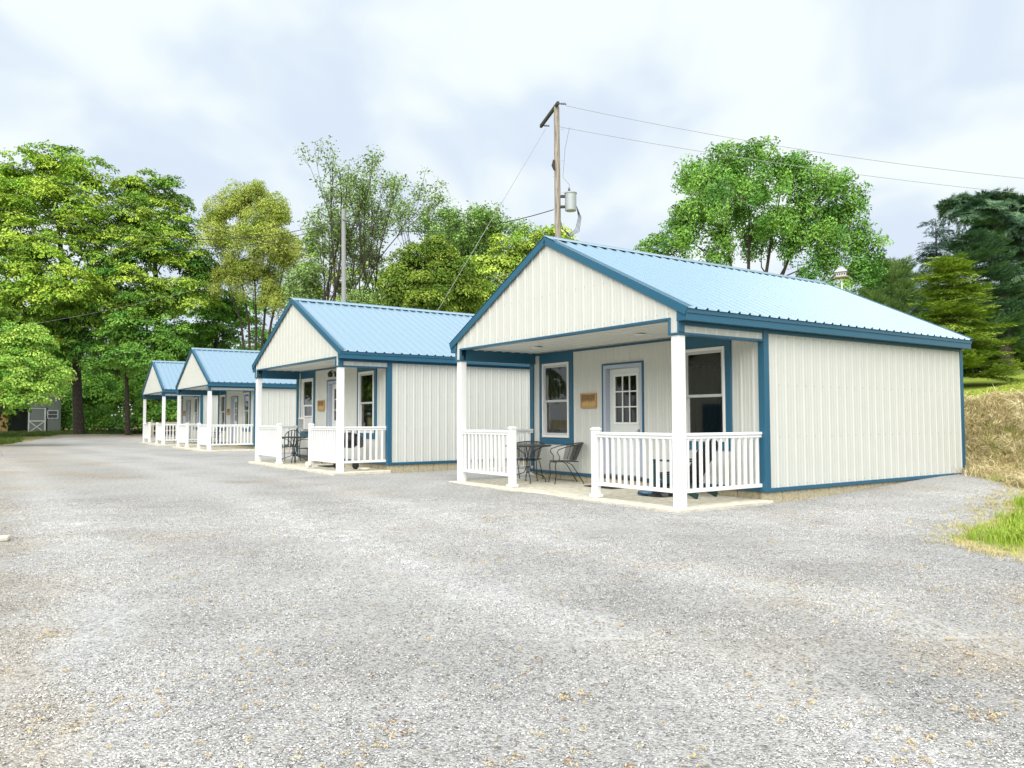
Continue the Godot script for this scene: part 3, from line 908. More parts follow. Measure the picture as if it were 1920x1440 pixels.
# barrel-back mesh chair; faces local +z
func mesh_chair(cb: Node3D, x: float, d: float, turn: float, label: String) -> void:
	var t := thing("mesh_chair", label, "chair", onto(cb, x, 0, d), cb.rotation.y + turn, "black metal porch chairs")
	var seat := Bld.new()
	var n := 12
	for i in n:
		for j in n:
			var p := []
			for q in [[0, 0], [1, 0], [1, 1], [0, 1]]:
				var u := float(i + q[0]) / n * 2.0 - 1.0
				var w := float(j + q[1]) / n * 2.0 - 1.0
				p.append(Vector3(u * 0.235, 0.425 - 0.025 * (1.0 - u * u) * (1.0 - w * w) + (0.0 if w < 0.85 else -0.03 * (w - 0.85) / 0.15), w * 0.225))
			seat.quad(p[3], p[2], p[1], p[0])
	for zz in [[-0.225], [0.225]]:
		seat.tube([Vector3(-0.235, 0.42, zz[0]), Vector3(0.235, 0.42, zz[0])], [0.009], 6)
	for sx in [-0.235, 0.235]: seat.tube([Vector3(sx, 0.42, -0.225), Vector3(sx, 0.42, 0.225)], [0.009], 6)
	part(seat, "seat", M.open_mesh, t)
	var bk := Bld.new()
	var m := 16
	for i in m:
		var a0 := lerpf(PI * 1.02, TAU * 0.99, float(i) / m)
		var a1 := lerpf(PI * 1.02, TAU * 0.99, float(i + 1) / m)
		var f := func(a: float, top: bool) -> Vector3:
			var e := 0.30 if top else 0.235
			var h := 0.725 + 0.05 * absf(sin(a)) if top else 0.44
			return Vector3(cos(a) * e, h, sin(a) * e * 0.9 - (0.10 if top else 0.02))
		if i % 1 == 0: bk.quad(f.call(a0, false), f.call(a1, false), f.call(a1, true), f.call(a0, true))
		if i % 4 == 2: bk.tube([f.call(a0, false), f.call(a0, true)], [0.006], 5)
	part(bk, "backrest", M.open_mesh, t)
	var rim := []
	for i in 21:
		var a := lerpf(PI * 0.98, TAU * 1.01, i / 20.0)
		rim.append(Vector3(cos(a) * 0.305, 0.725 + 0.05 * maxf(0.0, -sin(a)), sin(a) * 0.275 - 0.10))
	var ra := Bld.new()
	ra.tube(rim, [0.010], 6)
	part(ra, "top_rail", M.black_metal, t)
	for s in [-1.0, 1.0]:
		var arm := Bld.new()
		arm.tube([Vector3(s * 0.305, 0.725, -0.10), Vector3(s * 0.31, 0.70, 0.05), Vector3(s * 0.305, 0.655, 0.18), Vector3(s * 0.29, 0.60, 0.21), Vector3(s * 0.265, 0.52, 0.15), Vector3(s * 0.245, 0.43, 0.16)], [0.009], 6)
		part(arm, "arm", M.black_metal, t)
		var fl := Bld.new()
		fl.tube([Vector3(s * 0.235, 0.42, 0.215), Vector3(s * 0.245, 0.34, 0.235), Vector3(s * 0.24, 0.15, 0.22), Vector3(s * 0.265, 0.008, 0.25)], [0.009], 6)
		fl.lathe([Vector2(0.0, 0.0), Vector2(0.02, 0.0), Vector2(0.016, 0.01), Vector2(0, 0.012)], 8, Vector3(s * 0.265, 0, 0.25))
		part(fl, "leg", M.black_metal, t)
		var bl := Bld.new()
		bl.tube([Vector3(s * 0.235, 0.42, 0.02), Vector3(s * 0.235, 0.36, -0.10), Vector3(s * 0.25, 0.008, -0.32)], [0.009], 6)
		bl.lathe([Vector2(0.0, 0.0), Vector2(0.02, 0.0), Vector2(0.016, 0.01), Vector2(0, 0.012)], 8, Vector3(s * 0.25, 0, -0.32))
		part(bl, "leg", M.black_metal, t)

# round slat-back chair with scrolled sides; faces local +z
func slat_chair(cb: Node3D, x: float, d: float, turn: float, label: String) -> void:
	var t := thing("slat_chair", label, "chair", onto(cb, x, 0, d), cb.rotation.y + turn, "black metal porch chairs")
	for i in 7:
		var s := Bld.new()
		var z := -0.2 + i * 0.066
		s.slab(Vector3(-0.22, 0.425, z - 0.024), Vector3(0.22, 0.433, z + 0.024), 0.002)
		part(s, "seat_slat", M.black_metal, t)
	var fr := Bld.new()
	fr.tube([Vector3(-0.225, 0.42, -0.23), Vector3(-0.225, 0.42, 0.22), Vector3(0.225, 0.42, 0.22), Vector3(0.225, 0.42, -0.23)], [0.011], 6)
	part(fr, "seat_frame", M.black_metal, t)
	var hoop := [Vector3(-0.22, 0.42, -0.22), Vector3(-0.235, 0.65, -0.28)]
	for i in 13:
		var a := lerpf(PI, 0.0, i / 12.0)
		hoop.append(Vector3(cos(a) * 0.235, 0.70 + sin(a) * 0.20, -0.29 - sin(a) * 0.05))
	hoop.append(Vector3(0.235, 0.65, -0.28)); hoop.append(Vector3(0.22, 0.42, -0.22))
	var h := Bld.new()
	h.tube(hoop, [0.011], 6)
	part(h, "back_hoop", M.black_metal, t)
	for i in 4:
		var xq := -0.135 + i * 0.09
		var top := 0.70 + sqrt(maxf(0.0, 0.235 * 0.235 - xq * xq)) * 0.85
		var s := Bld.new()
		var dirv := Vector3(xq * 1.05, top, -0.335) - Vector3(xq * 0.8, 0.43, -0.215)
		var up := dirv.normalized()
		var bs := Basis(Vector3.RIGHT, up, Vector3.RIGHT.cross(up))
		s.box(Vector3(xq * 0.93, (top + 0.43) * 0.5, -0.275), Vector3(0.036, dirv.length(), 0.006), bs, 0.001)
		part(s, "back_slat", M.black_metal, t)
	for s in [-1.0, 1.0]:
		var arm := Bld.new()
		arm.tube([Vector3(s * 0.235, 0.66, -0.28), Vector3(s * 0.25, 0.665, -0.05), Vector3(s * 0.25, 0.65, 0.14), Vector3(s * 0.25, 0.59, 0.2), Vector3(s * 0.245, 0.53, 0.16), Vector3(s * 0.23, 0.43, 0.19)], [0.010], 6)
		part(arm, "arm", M.black_metal, t)
		for e in [[0.21, 0.24], [-0.22, -0.30]]:
			var lg := Bld.new()
			lg.tube([Vector3(s * 0.222, 0.42, e[0]), Vector3(s * 0.225, 0.2, lerpf(e[0], e[1], 0.3)), Vector3(s * 0.235, 0.0, e[1])], [0.010], 6)
			part(lg, "leg", M.black_metal, t)

func lawn_chair(cb: Node3D, x: float, d: float, turn: float, label: String) -> void:
	# low reclined resin chair, faces local +z
	var t := thing("lawn_chair", label, "chair", onto(cb, x, 0, d), cb.rotation.y + turn)
	var lean := Vector3(0, 0.62, -0.36).normalized()
	for i in 5:
		var s := Bld.new()
		var xx := -0.21 + i * 0.105
		var bs := Basis(Vector3.RIGHT, lean, Vector3.RIGHT.cross(lean))
		var ln := 0.70 + 0.05 * (2 - absf(i - 2))
		s.box(Vector3(xx, 0.24, -0.14) + lean * ln * 0.5, Vector3(0.095, ln, 0.022), bs, 0.006)
		part(s, "back_slat", M.black_sling, t)
	for i in 5:
		var s := Bld.new()
		s.slab(Vector3(-0.25, 0.26 + i * 0.022, -0.12 + i * 0.1), Vector3(0.25, 0.282 + i * 0.022, -0.03 + i * 0.1), 0.005)
		part(s, "seat_slat", M.black_sling, t)
	for s in [-1.0, 1.0]:
		var arm := Bld.new()
		arm.slab(Vector3(s * 0.29 - 0.06, 0.56, -0.32), Vector3(s * 0.29 + 0.06, 0.585, 0.42), 0.008)
		part(arm, "arm", M.green_resin, t)
		var fl := Bld.new()
		fl.slab(Vector3(s * 0.30 - 0.02, 0.0, 0.28), Vector3(s * 0.30 + 0.02, 0.559, 0.37), 0.006)
		part(fl, "leg", M.green_resin, t)
		var bl := Bld.new()
		var dirv := Vector3(0, -0.36, -0.62).normalized()
		bl.box(Vector3(s * 0.27, 0.19, -0.06), Vector3(0.03, 0.09, 0.80), Basis(Vector3.RIGHT, -0.40), 0.006)
		part(bl, "leg", M.green_resin, t)

func floor_bag(cb: Node3D) -> void:
	var t := thing("shopping_bag", "crumpled blue and black plastic bag on porch floor", "bag", onto(cb, -1.5, 0, 1.0), cb.rotation.y)
	var rng := RandomNumberGenerator.new()
	rng.seed = 41
	for e in [["bag_body", M.bag_black, Vector3(0, 0, 0), 0.30, 0.11], ["bag_print", M.bag_blue, Vector3(-0.05, 0.02, 0.10), 0.15, 0.10], ["bag_flap", M.bag_black, Vector3(0.16, 0.0, -0.14), 0.2, 0.2]]:
		var b := Bld.new()
		var f := FastNoiseLite.new()
		f.seed = rng.randi() % 1000
		f.frequency = 3.0
		var n := 14
		var fn := func(i: int, j: int) -> Vector3:
			var u := TAU * (i % n) / n
			var v := PI * 0.5 * j / 6.0
			var p := Vector3(cos(u) * cos(v) * e[3], sin(v) * e[4], sin(u) * cos(v) * e[3] * 0.7)
			var q := 1.0 + 0.45 * f.get_noise_3dv(p * 3.0)
			return Vector3(e[2].x + p.x * q, maxf(0.002, e[2].y * (1.0 if j > 0 else 0.0) + p.y * q), e[2].z + p.z * q)
		for j in 6:
			for i in n: b.quad(fn.call(i, j), fn.call(i, j + 1), fn.call(i + 1, j + 1), fn.call(i + 1, j))
		part(b, e[0], e[1], t)

func kettle_grill(cb: Node3D, x: float, d: float) -> void:
	var t := thing("kettle_grill", "black kettle grill on wheels behind the cabin's side railing", "grill", onto(cb, x, 0, d), cb.rotation.y + 0.5)
	var b := Bld.new()
	b.lathe([Vector2(0.0, 0.50), Vector2(0.10, 0.51), Vector2(0.20, 0.57), Vector2(0.255, 0.66), Vector2(0.265, 0.70)], 28)
	part(b, "bowl", M.black_metal, t)
	var l := Bld.new()
	l.lathe([Vector2(0.27, 0.70), Vector2(0.262, 0.74), Vector2(0.20, 0.83), Vector2(0.10, 0.88), Vector2(0.0, 0.89)], 28)
	var lid := part(l, "lid", M.black_metal, t)
	var hd := Bld.new()
	hd.tube([Vector3(-0.06, 0.885, 0), Vector3(-0.05, 0.93, 0), Vector3(0.05, 0.93, 0), Vector3(0.06, 0.885, 0)], [0.009], 6)
	part(hd, "handle", M.black_rubber, lid)
	var ash := Bld.new()
	ash.lathe([Vector2(0.0, 0.0), Vector2(0.15, 0.0), Vector2(0.15, 0.012), Vector2(0.0, 0.012)], 24, Vector3(0.31, 0.66, 0.0), Basis(Vector3.FORWARD, PI / 2 - 0.2))
	part(ash, "side_disc", M.grey_enamel, t)
	for k in 3:
		var a := TAU * k / 3 + 0.4
		var u := Vector3(cos(a), 0, sin(a))
		var lg := Bld.new()
		lg.tube([u * 0.17 + Vector3(0, 0.56, 0), u * 0.30 + Vector3(0, 0.02 if k == 2 else 0.09, 0)], [0.011], 8)
		part(lg, "leg", M.steel if k != 2 else M.grey_enamel, t)
		if k != 2:
			var w := Bld.new()
			w.lathe([Vector2(0.0, -0.02), Vector2(0.03, -0.02), Vector2(0.085, -0.018), Vector2(0.095, -0.008), Vector2(0.095, 0.008), Vector2(0.085, 0.018), Vector2(0.0, 0.02)], 22, u * 0.30 + Vector3(0, 0.095, 0), Basis(Vector3.RIGHT, PI / 2))
			part(w, "wheel", M.black_rubber, t)

func doormat(cb: Node3D, x: float, d: float, label: String) -> void:
	var b := Bld.new()
	b.slab(Vector3(-0.38, 0.002, -0.22), Vector3(0.38, 0.016, 0.22), 0.005)
	var o := put(b.mesh(), "doormat", M.mat_rubber, self, onto(cb, x, 0, d))
	o.rotation.y = cb.rotation.y
	tag(o, label, "doormat", "black rubber doormats")

func pebble_mesh(seed_: int, squash: float) -> ArrayMesh:
	var rng := RandomNumberGenerator.new()
	rng.seed = seed_
	var b := Bld.new()
	var ph := (1.0 + sqrt(5.0)) / 2.0
	var p := [Vector3(-1, ph, 0), Vector3(1, ph, 0), Vector3(-1, -ph, 0), Vector3(1, -ph, 0), Vector3(0, -1, ph), Vector3(0, 1, ph), Vector3(0, -1, -ph), Vector3(0, 1, -ph), Vector3(ph, 0, -1), Vector3(ph, 0, 1), Vector3(-ph, 0, -1), Vector3(-ph, 0, 1)]
	for i in 12:
		p[i] = p[i].normalized() * rng.randf_range(0.7, 1.2) * Vector3(1.0, squash, 0.8)
	for f in [[0, 11, 5], [0, 5, 1], [0, 1, 7], [0, 7, 10], [0, 10, 11], [1, 5, 9], [5, 11, 4], [11, 10, 2], [10, 7, 6], [7, 1, 8], [3, 9, 4], [3, 4, 2], [3, 2, 6], [3, 6, 8], [3, 8, 9], [4, 9, 5], [2, 4, 11], [6, 2, 10], [8, 6, 7], [9, 8, 1]]:
		b.tri(p[f[0]], p[f[1]], p[f[2]])
	return b.mesh()
# ------------------------------------------------------------------ poles, wires
func wire(label: String, a: Vector3, b: Vector3, sag: float, r: float, mt: Material) -> void:
	var pts := []
	var n := 24
	for i in n + 1:
		var t := float(i) / n
		pts.append(a.lerp(b, t) - Vector3.UP * sag * 4.0 * t * (1.0 - t))
	var w := Bld.new()
	w.tube(pts, [r], 5, false)
	var o := part(w, "overhead_wire", mt, self)
	tag(o, label, "wire", "overhead wires")

func utility_pole() -> void:
	var dp := 27.0
	var top := at(1043.5, 194, dp)
	var foot := Vector3(top.x + 0.06, gh(top.x, top.z) - 0.3, top.z)
	var t := thing("utility_pole", "weathered wooden utility pole with crossarm and grey transformer can", "utility pole", foot)
	var h := top.y - foot.y
	var off := top - foot
	var b := Bld.new()
	b.tube([Vector3.ZERO, Vector3(off.x * 0.5, h * 0.5, 0), Vector3(off.x, h - 0.12, 0)], [0.13, 0.115, 0.095], 14)
	part(b, "pole", M.pole, t)
	var sl := Bld.new()
	sl.tube([Vector3(-0.06, 0, 0.10), Vector3(-0.04, 6.9, 0.085)], [0.045], 8)
	part(sl, "conduit", M.galv, t)
	# crossarm runs from near lower left to far upper right as seen: it points towards the camera
	var arm := Bld.new()
	var c := Vector3(off.x, h - 0.10, 0.13)
	var dirv := Vector3(-0.24, 0.0, -1.0).normalized()
	var bs := Basis(dirv, Vector3.UP, dirv.cross(Vector3.UP))
	arm.box(c + dirv * 0.93, Vector3(2.2, 0.115, 0.09), bs, 0.005)
	part(arm, "crossarm", M.crossarm, t)
	for e in [-0.1, 1.95]:
		var ins := Bld.new()
		var p = c + dirv * e
		ins.tube([p + Vector3(0.06, 0, 0), p + Vector3(0.30, -0.02, 0)], [0.02], 6)
		for k in 3: ins.lathe([Vector2(0, -0.012), Vector2(0.045, -0.01), Vector2(0.035, 0.012), Vector2(0, 0.014)], 10, p + Vector3(0.13 + k * 0.06, 0, 0), Basis(Vector3.BACK, PI / 2))
		part(ins, "insulator", M.grey_enamel, t)
	var can := sub("transformer", t, Vector3(0.40, h - 3.45, 0.08))
	var cb := Bld.new()
	cb.lathe([Vector2(0, -0.32), Vector2(0.185, -0.32), Vector2(0.195, -0.30), Vector2(0.195, 0.27), Vector2(0.215, 0.275), Vector2(0.215, 0.30), Vector2(0.19, 0.315), Vector2(0.0, 0.34)], 26)
	part(cb, "can", M.galv, can)
	var bu := Bld.new()
	bu.lathe([Vector2(0, 0.33), Vector2(0.04, 0.33), Vector2(0.03, 0.38), Vector2(0.045, 0.39), Vector2(0.03, 0.42), Vector2(0.042, 0.43), Vector2(0.02, 0.48), Vector2(0, 0.5)], 12, Vector3(-0.05, 0, 0))
	part(bu, "bushing", M.grey_enamel, can)
	var br := Bld.new()
	for y in [-0.18, 0.18]: br.slab(Vector3(-0.34, y - 0.04, -0.05), Vector3(-0.17, y + 0.04, 0.05), 0.004)
	part(br, "bracket", M.crossarm, can)
	var cut := Bld.new()
	cut.tube([Vector3(-0.14, h - 2.35, 0.05), Vector3(-0.20, h - 2.2, 0.08), Vector3(-0.17, h - 2.0, 0.08)], [0.035, 0.05, 0.03], 8)
	part(cut, "fuse_cutout", M.crossarm, t)
	var lp := Bld.new()
	for k in 4:
		var r := 0.32 + 0.05 * k
		lp.tube([Vector3(0.60, h - 3.62, 0.1), Vector3(0.66 + 0.03 * k, h - 4.0, 0.1), Vector3(0.56 + 0.04 * k, h - 4.4 - 0.03 * k, 0.1), Vector3(0.35, h - 4.58 - 0.03 * k, 0.12), Vector3(0.14, h - 4.42, 0.14), Vector3(0.05, h - 4.15, 0.12)], [0.010], 6)
	lp.tube([Vector3(0.36, h - 3.2, 0.08), Vector3(0.36, h - 2.85, 0.06), Vector3(0.14, h - 2.6, 0.05), Vector3(0.22, h - 1.6, 0.05), Vector3(0.38, h - 0.85, 0.02)], [0.005], 5)
	part(lp, "drop_cable", M.wire, t)
	for k in 8:
		var st := Bld.new()
		var y := h - 0.9 - k * 0.55
		st.tube([Vector3(0.09, y, 0), Vector3(0.19, y, 0)] if k % 2 == 0 else [Vector3(-0.09, y, 0), Vector3(-0.19, y, 0)], [0.009], 5)
		part(st, "step_bolt", M.galv, t)

func second_pole() -> void:
	var dp := 33.0
	var top := at(644, 393, dp)
	var foot := Vector3(top.x + 0.12, gh(top.x, top.z) - 0.3, top.z)
	var t := thing("utility_pole", "plain grey utility pole without transformer among the trees", "utility pole", foot)
	var h := top.y - foot.y
	var b := Bld.new()
	b.tube([Vector3.ZERO, Vector3(-0.06, h * 0.5, 0), Vector3(-0.12, h, 0)], [0.115, 0.10, 0.085], 14)
	part(b, "pole", M.pole_grey, t)
	var c := Bld.new()
	c.tube([Vector3(-0.14, h - 0.45, 0.1), Vector3(0.1, h - 0.55, 0.12), Vector3(0.45, h - 0.95, 0.1), Vector3(0.52, h - 0.5, 0.05)], [0.016], 6)
	c.lathe([Vector2(0, -0.1), Vector2(0.09, -0.07), Vector2(0.10, 0.05), Vector2(0.03, 0.12), Vector2(0, 0.13)], 10, Vector3(0.56, h - 0.62, 0.0))
	part(c, "cable_drip_loop", M.wire, t)

# ------------------------------------------------------------------ shed, bird house, fence
func shed() -> void:
	var base := at(52, 812, 63.0)
	base.y = gh(base.x, base.z) - 0.02
	var t := thing("garden_shed", "grey board shed with white trimmed stable door under the trees", "shed", base, 0.55)
	var wh: Material = M.white
	# boards: right of the opening
	var x := 0.0
	while x < 2.25:
		var in_door := x < 1.25
		var in_win := x >= 1.33 and x < 2.05
		if not in_door:
			if in_win:
				boxpart(Vector3(x, 0, 0), Vector3(x + 0.148, 1.22, 0.03), "board", M.shed_board, t)
				boxpart(Vector3(x, 1.86, 0), Vector3(x + 0.148, 3.1, 0.03), "board", M.shed_board, t)
			else:
				boxpart(Vector3(x, 0, 0), Vector3(minf(x + 0.148, 2.25), 3.1, 0.03), "board", M.shed_board, t)
		else:
			boxpart(Vector3(x, 2.08, 0), Vector3(x + 0.148, 3.1, 0.03), "board", M.shed_board, t)
		x += 0.15
	boxpart(Vector3(2.25, 0, -3.2), Vector3(2.28, 3.1, 0.035), "side_wall", M.shed_board, t)
	boxpart(Vector3(-3.2, 2.0, 0), Vector3(-0.002, 3.1, 0.03), "header", M.shed_board, t)
	boxpart(Vector3(-3.2, 0, -3.2), Vector3(2.25, 3.1, -3.17), "rear_wall", M.shed_board, t)
	boxpart(Vector3(-3.23, 0, -3.2), Vector3(-3.2, 3.1, 0.03), "side_wall", M.shed_board, t)
	boxpart(Vector3(-2.2, 0.02, 0.05), Vector3(-1.35, 2.0, 0.09), "plywood_door", M.plywood, t)
	boxpart(Vector3(-3.2, 0.0, 0.0), Vector3(-2.2, 2.0, 0.03), "front_wall", M.shed_board, t)
	boxpart(Vector3(-1.35, 0.0, -3.1), Vector3(0.0, 0.05, 0.04), "floor", M.crossarm, t)
	var r := Bld.new()
	for s in [-1.0, 1.0]:
		var up := Vector3(-s * 3.1, 1.5, 0).normalized()
		var nn := Vector3(s * 1.5, 3.1, 0).normalized()
		r.box(Vector3(-0.48 + s * 1.5, 3.72, -1.6), Vector3(3.45, 0.06, 3.7), Basis(up, nn, up.cross(nn)))
	part(r, "roof", M.shed_roof, t)
	var d := sub("door", t)
	boxpart(Vector3(0.02, 0.03, 0.01), Vector3(1.22, 2.06, 0.04), "leaf", M.shed_board, d)
	for q in [[0.0, 0.1, 0.03, 2.06], [1.12, 1.24, 0.03, 2.06], [0.1, 1.12, 0.03, 0.12], [0.1, 1.12, 0.96, 1.06], [0.1, 1.12, 2.0, 2.06]]:
		boxpart(Vector3(q[0], q[2], 0.041), Vector3(q[1], q[3], 0.07), "batten", wh, d)
	for s in [-1.0, 1.0]:
		var b := Bld.new()
		b.box(Vector3(0.61, 0.54, 0.053 + s * 0.004), Vector3(1.31, 0.07, 0.02), Basis(Vector3.BACK, s * 0.69), 0.002)
		part(b, "cross_brace", wh, d)
	var w := sub("window", t)
	for q in [[1.32, 1.39, 1.2, 1.88], [2.03, 2.10, 1.2, 1.88], [1.39, 2.03, 1.2, 1.26], [1.39, 2.03, 1.82, 1.88], [1.39, 2.03, 1.53, 1.57]]:
		boxpart(Vector3(q[0], q[2], 0.031), Vector3(q[1], q[3], 0.06), "frame", wh, w)
	boxpart(Vector3(1.39, 1.26, 0.01), Vector3(2.03, 1.82, 0.016), "pane", M.glass, w, 0.0)

func bird_house() -> void:
	var dp := 24.0
	var c := at(1578, 514, dp)
	var g := gh(c.x, c.z)
	var t := thing("martin_house", "white multi hole bird house on a tall pole behind the roof", "bird house", Vector3(c.x, g - 0.2, c.z), -0.55)
	t.scale = Vector3(0.66, 1.0, 0.66)
	var h := c.y - g + 0.2
	var p := Bld.new()
	p.tube([Vector3.ZERO, Vector3(0, h - 0.12, 0)], [0.04], 10)
	part(p, "pole", M.white, t)
	var b := Bld.new()
	b.slab(Vector3(-0.30, h - 0.12, -0.30), Vector3(0.30, h - 0.09, 0.30), 0.004)
	part(b, "base", M.fence, t)
	boxpart(Vector3(-0.22, h - 0.09, -0.22), Vector3(0.22, h + 0.05, 0.22), "body", M.sash, t)
	for s in 2:
		for k in 4:
			var q := Bld.new()
			var u := -0.15 + k * 0.1
			var bs := Basis(Vector3.RIGHT, PI / 2) if s == 0 else Basis(Vector3.FORWARD, PI / 2)
			q.lathe([Vector2(0, 0.0), Vector2(0.026, 0.0), Vector2(0.026, 0.006), Vector2(0, 0.006)], 12, Vector3(u, h - 0.02, 0.22) if s == 0 else Vector3(0.22, h - 0.02, u), bs)
			part(q, "entrance_hole", M.black_rubber, t)
	var r := Bld.new()
	for s in 4:
		var a := TAU * s / 4
		var bs := Basis(Vector3.UP, a)
		r.quad(bs * Vector3(-0.29, h + 0.05, 0.29), bs * Vector3(0.29, h + 0.05, 0.29), bs * Vector3(0.10, h + 0.22, 0.07), bs * Vector3(-0.10, h + 0.22, 0.07))
	r.quad(Vector3(-0.29, h + 0.05, 0.29), Vector3(-0.29, h + 0.05, -0.29), Vector3(0.29, h + 0.05, -0.29), Vector3(0.29, h + 0.05, 0.29))
	r.slab(Vector3(-0.1, h + 0.20, -0.1), Vector3(0.1, h + 0.225, 0.1))
	part(r, "roof", M.galv, t)

func rail_fence() -> void:
	var a := at(272, 806, 54.0)
	var dirv := Vector3(1.0, 0, 0.15).normalized()
	a.y = 0
	var base := Vector3(a.x, gh(a.x, a.z), a.z)
	var t := thing("split_rail_fence", "weathered split rail fence behind the farthest cabin", "fence", base)
	for k in 5:
		var p := dirv * (k * 1.9) if k > 1 else dirv * k * 0.5
		var q := Bld.new()
		q.tube([p + Vector3(0, -0.3, 0), p + Vector3(0.01, 1.25, 0)], [0.075, 0.065], 7)
		part(q, "post", M.fence, t)
		if k < 4:
			var n := dirv * ((k + 1) * 1.9) if k > 0 else dirv * 0.5
			for y in [0.45, 0.98]:
				var r := Bld.new()
				r.tube([p + Vector3(0, y, 0.02), (p + n) * 0.5 + Vector3(0, y + 0.05, 0.03), n + Vector3(0, y + 0.02, -0.02)], [0.05, 0.06, 0.045], 6)
				part(r, "rail", M.fence, t)

# ------------------------------------------------------------------ foliage
func tuft_mesh(seed_: int, n: int, spread: Vector3, size: float, slim := 0.62) -> ArrayMesh:
	var rng := RandomNumberGenerator.new()
	rng.seed = seed_
	var b := Bld.new()
	for i in n:
		var p := Vector3(rng.randf_range(-1, 1), 0, rng.randf_range(-1, 1))
		while p.length() > 1.0: p = Vector3(rng.randf_range(-1, 1), 0, rng.randf_range(-1, 1))
		p.y = (1.0 - p.length_squared()) * rng.randf_range(-0.2, 1.0) + rng.randf_range(-0.3, 0.15)
		p *= spread
		var out := Vector3(p.x, 0.1, p.z).normalized()
		var nn := (Vector3.UP * rng.randf_range(0.3, 1.2) + out * rng.randf_range(0.0, 0.9) + Vector3(rng.randf_range(-0.6, 0.6), 0, rng.randf_range(-0.6, 0.6))).normalized()
		var ax := (out + Vector3(rng.randf_range(-0.9, 0.9), rng.randf_range(-0.5, 0.2), rng.randf_range(-0.9, 0.9)))
		ax = (ax - nn * ax.dot(nn)).normalized()
		var sd := nn.cross(ax)
		var s := size * rng.randf_range(0.65, 1.25)
		var v := rng.randf_range(0.72, 1.2)
		b.col = Color(v * rng.randf_range(0.92, 1.1), v, v * rng.randf_range(0.8, 1.1))
		var fold := nn * s * rng.randf_range(0.05, 0.2)
		var a0 := p - ax * s * 0.5
		var a1 := p + ax * s * 0.5 - fold * 0.6
		b.tri(a0, p + sd * s * slim * 0.5 + fold + ax * s * 0.05, a1)
		b.tri(a0, a1, p - sd * s * slim * 0.5 + fold + ax * s * 0.05)
	return b.mesh()

func needle_mesh(seed_: int, n: int, len_: float, wid: float, nl: float, thin := 0.15) -> ArrayMesh:
	# flat spray along +x with needles to the sides, slightly drooping
	var rng := RandomNumberGenerator.new()
	rng.seed = seed_
	var b := Bld.new()
	for i in n:
		var u := rng.randf()
		var side := -1.0 if i % 2 == 0 else 1.0
		var w := wid * (1.0 - u * 0.75) * rng.randf()
		var p := Vector3(u * len_, -0.05 * len_ * u * u - 0.12 * w + rng.randf_range(-0.02, 0.02), side * w)
		var ax := Vector3(0.75, rng.randf_range(-0.25, 0.35), side * rng.randf_range(0.2, 0.9)).normalized()
		var nn := Vector3(rng.randf_range(-0.5, 0.5), 1, rng.randf_range(-0.5, 0.5)).normalized()
		var sd := nn.cross(ax).normalized()
		var s := nl * rng.randf_range(0.7, 1.3)
		var v := rng.randf_range(0.65, 1.25)
		b.col = Color(v, v, v * 0.95)
		b.tri(p - sd * s * thin, p + ax * s, p + sd * s * thin)
	return b.mesh()

var RN := RandomNumberGenerator.new()

func rdir() -> Vector3:
	var v := Vector3(RN.randfn(), RN.randfn(), RN.randfn())
	return v.normalized() if v.length() > 0.01 else Vector3.UP

func up_basis(up: Vector3, sc: float) -> Transform3D:
	var a := rdir()
	var x := (a - up * a.dot(up)).normalized()
	return Transform3D(Basis(x, up, x.cross(up)).scaled_local(Vector3.ONE * sc), Vector3.ZERO)

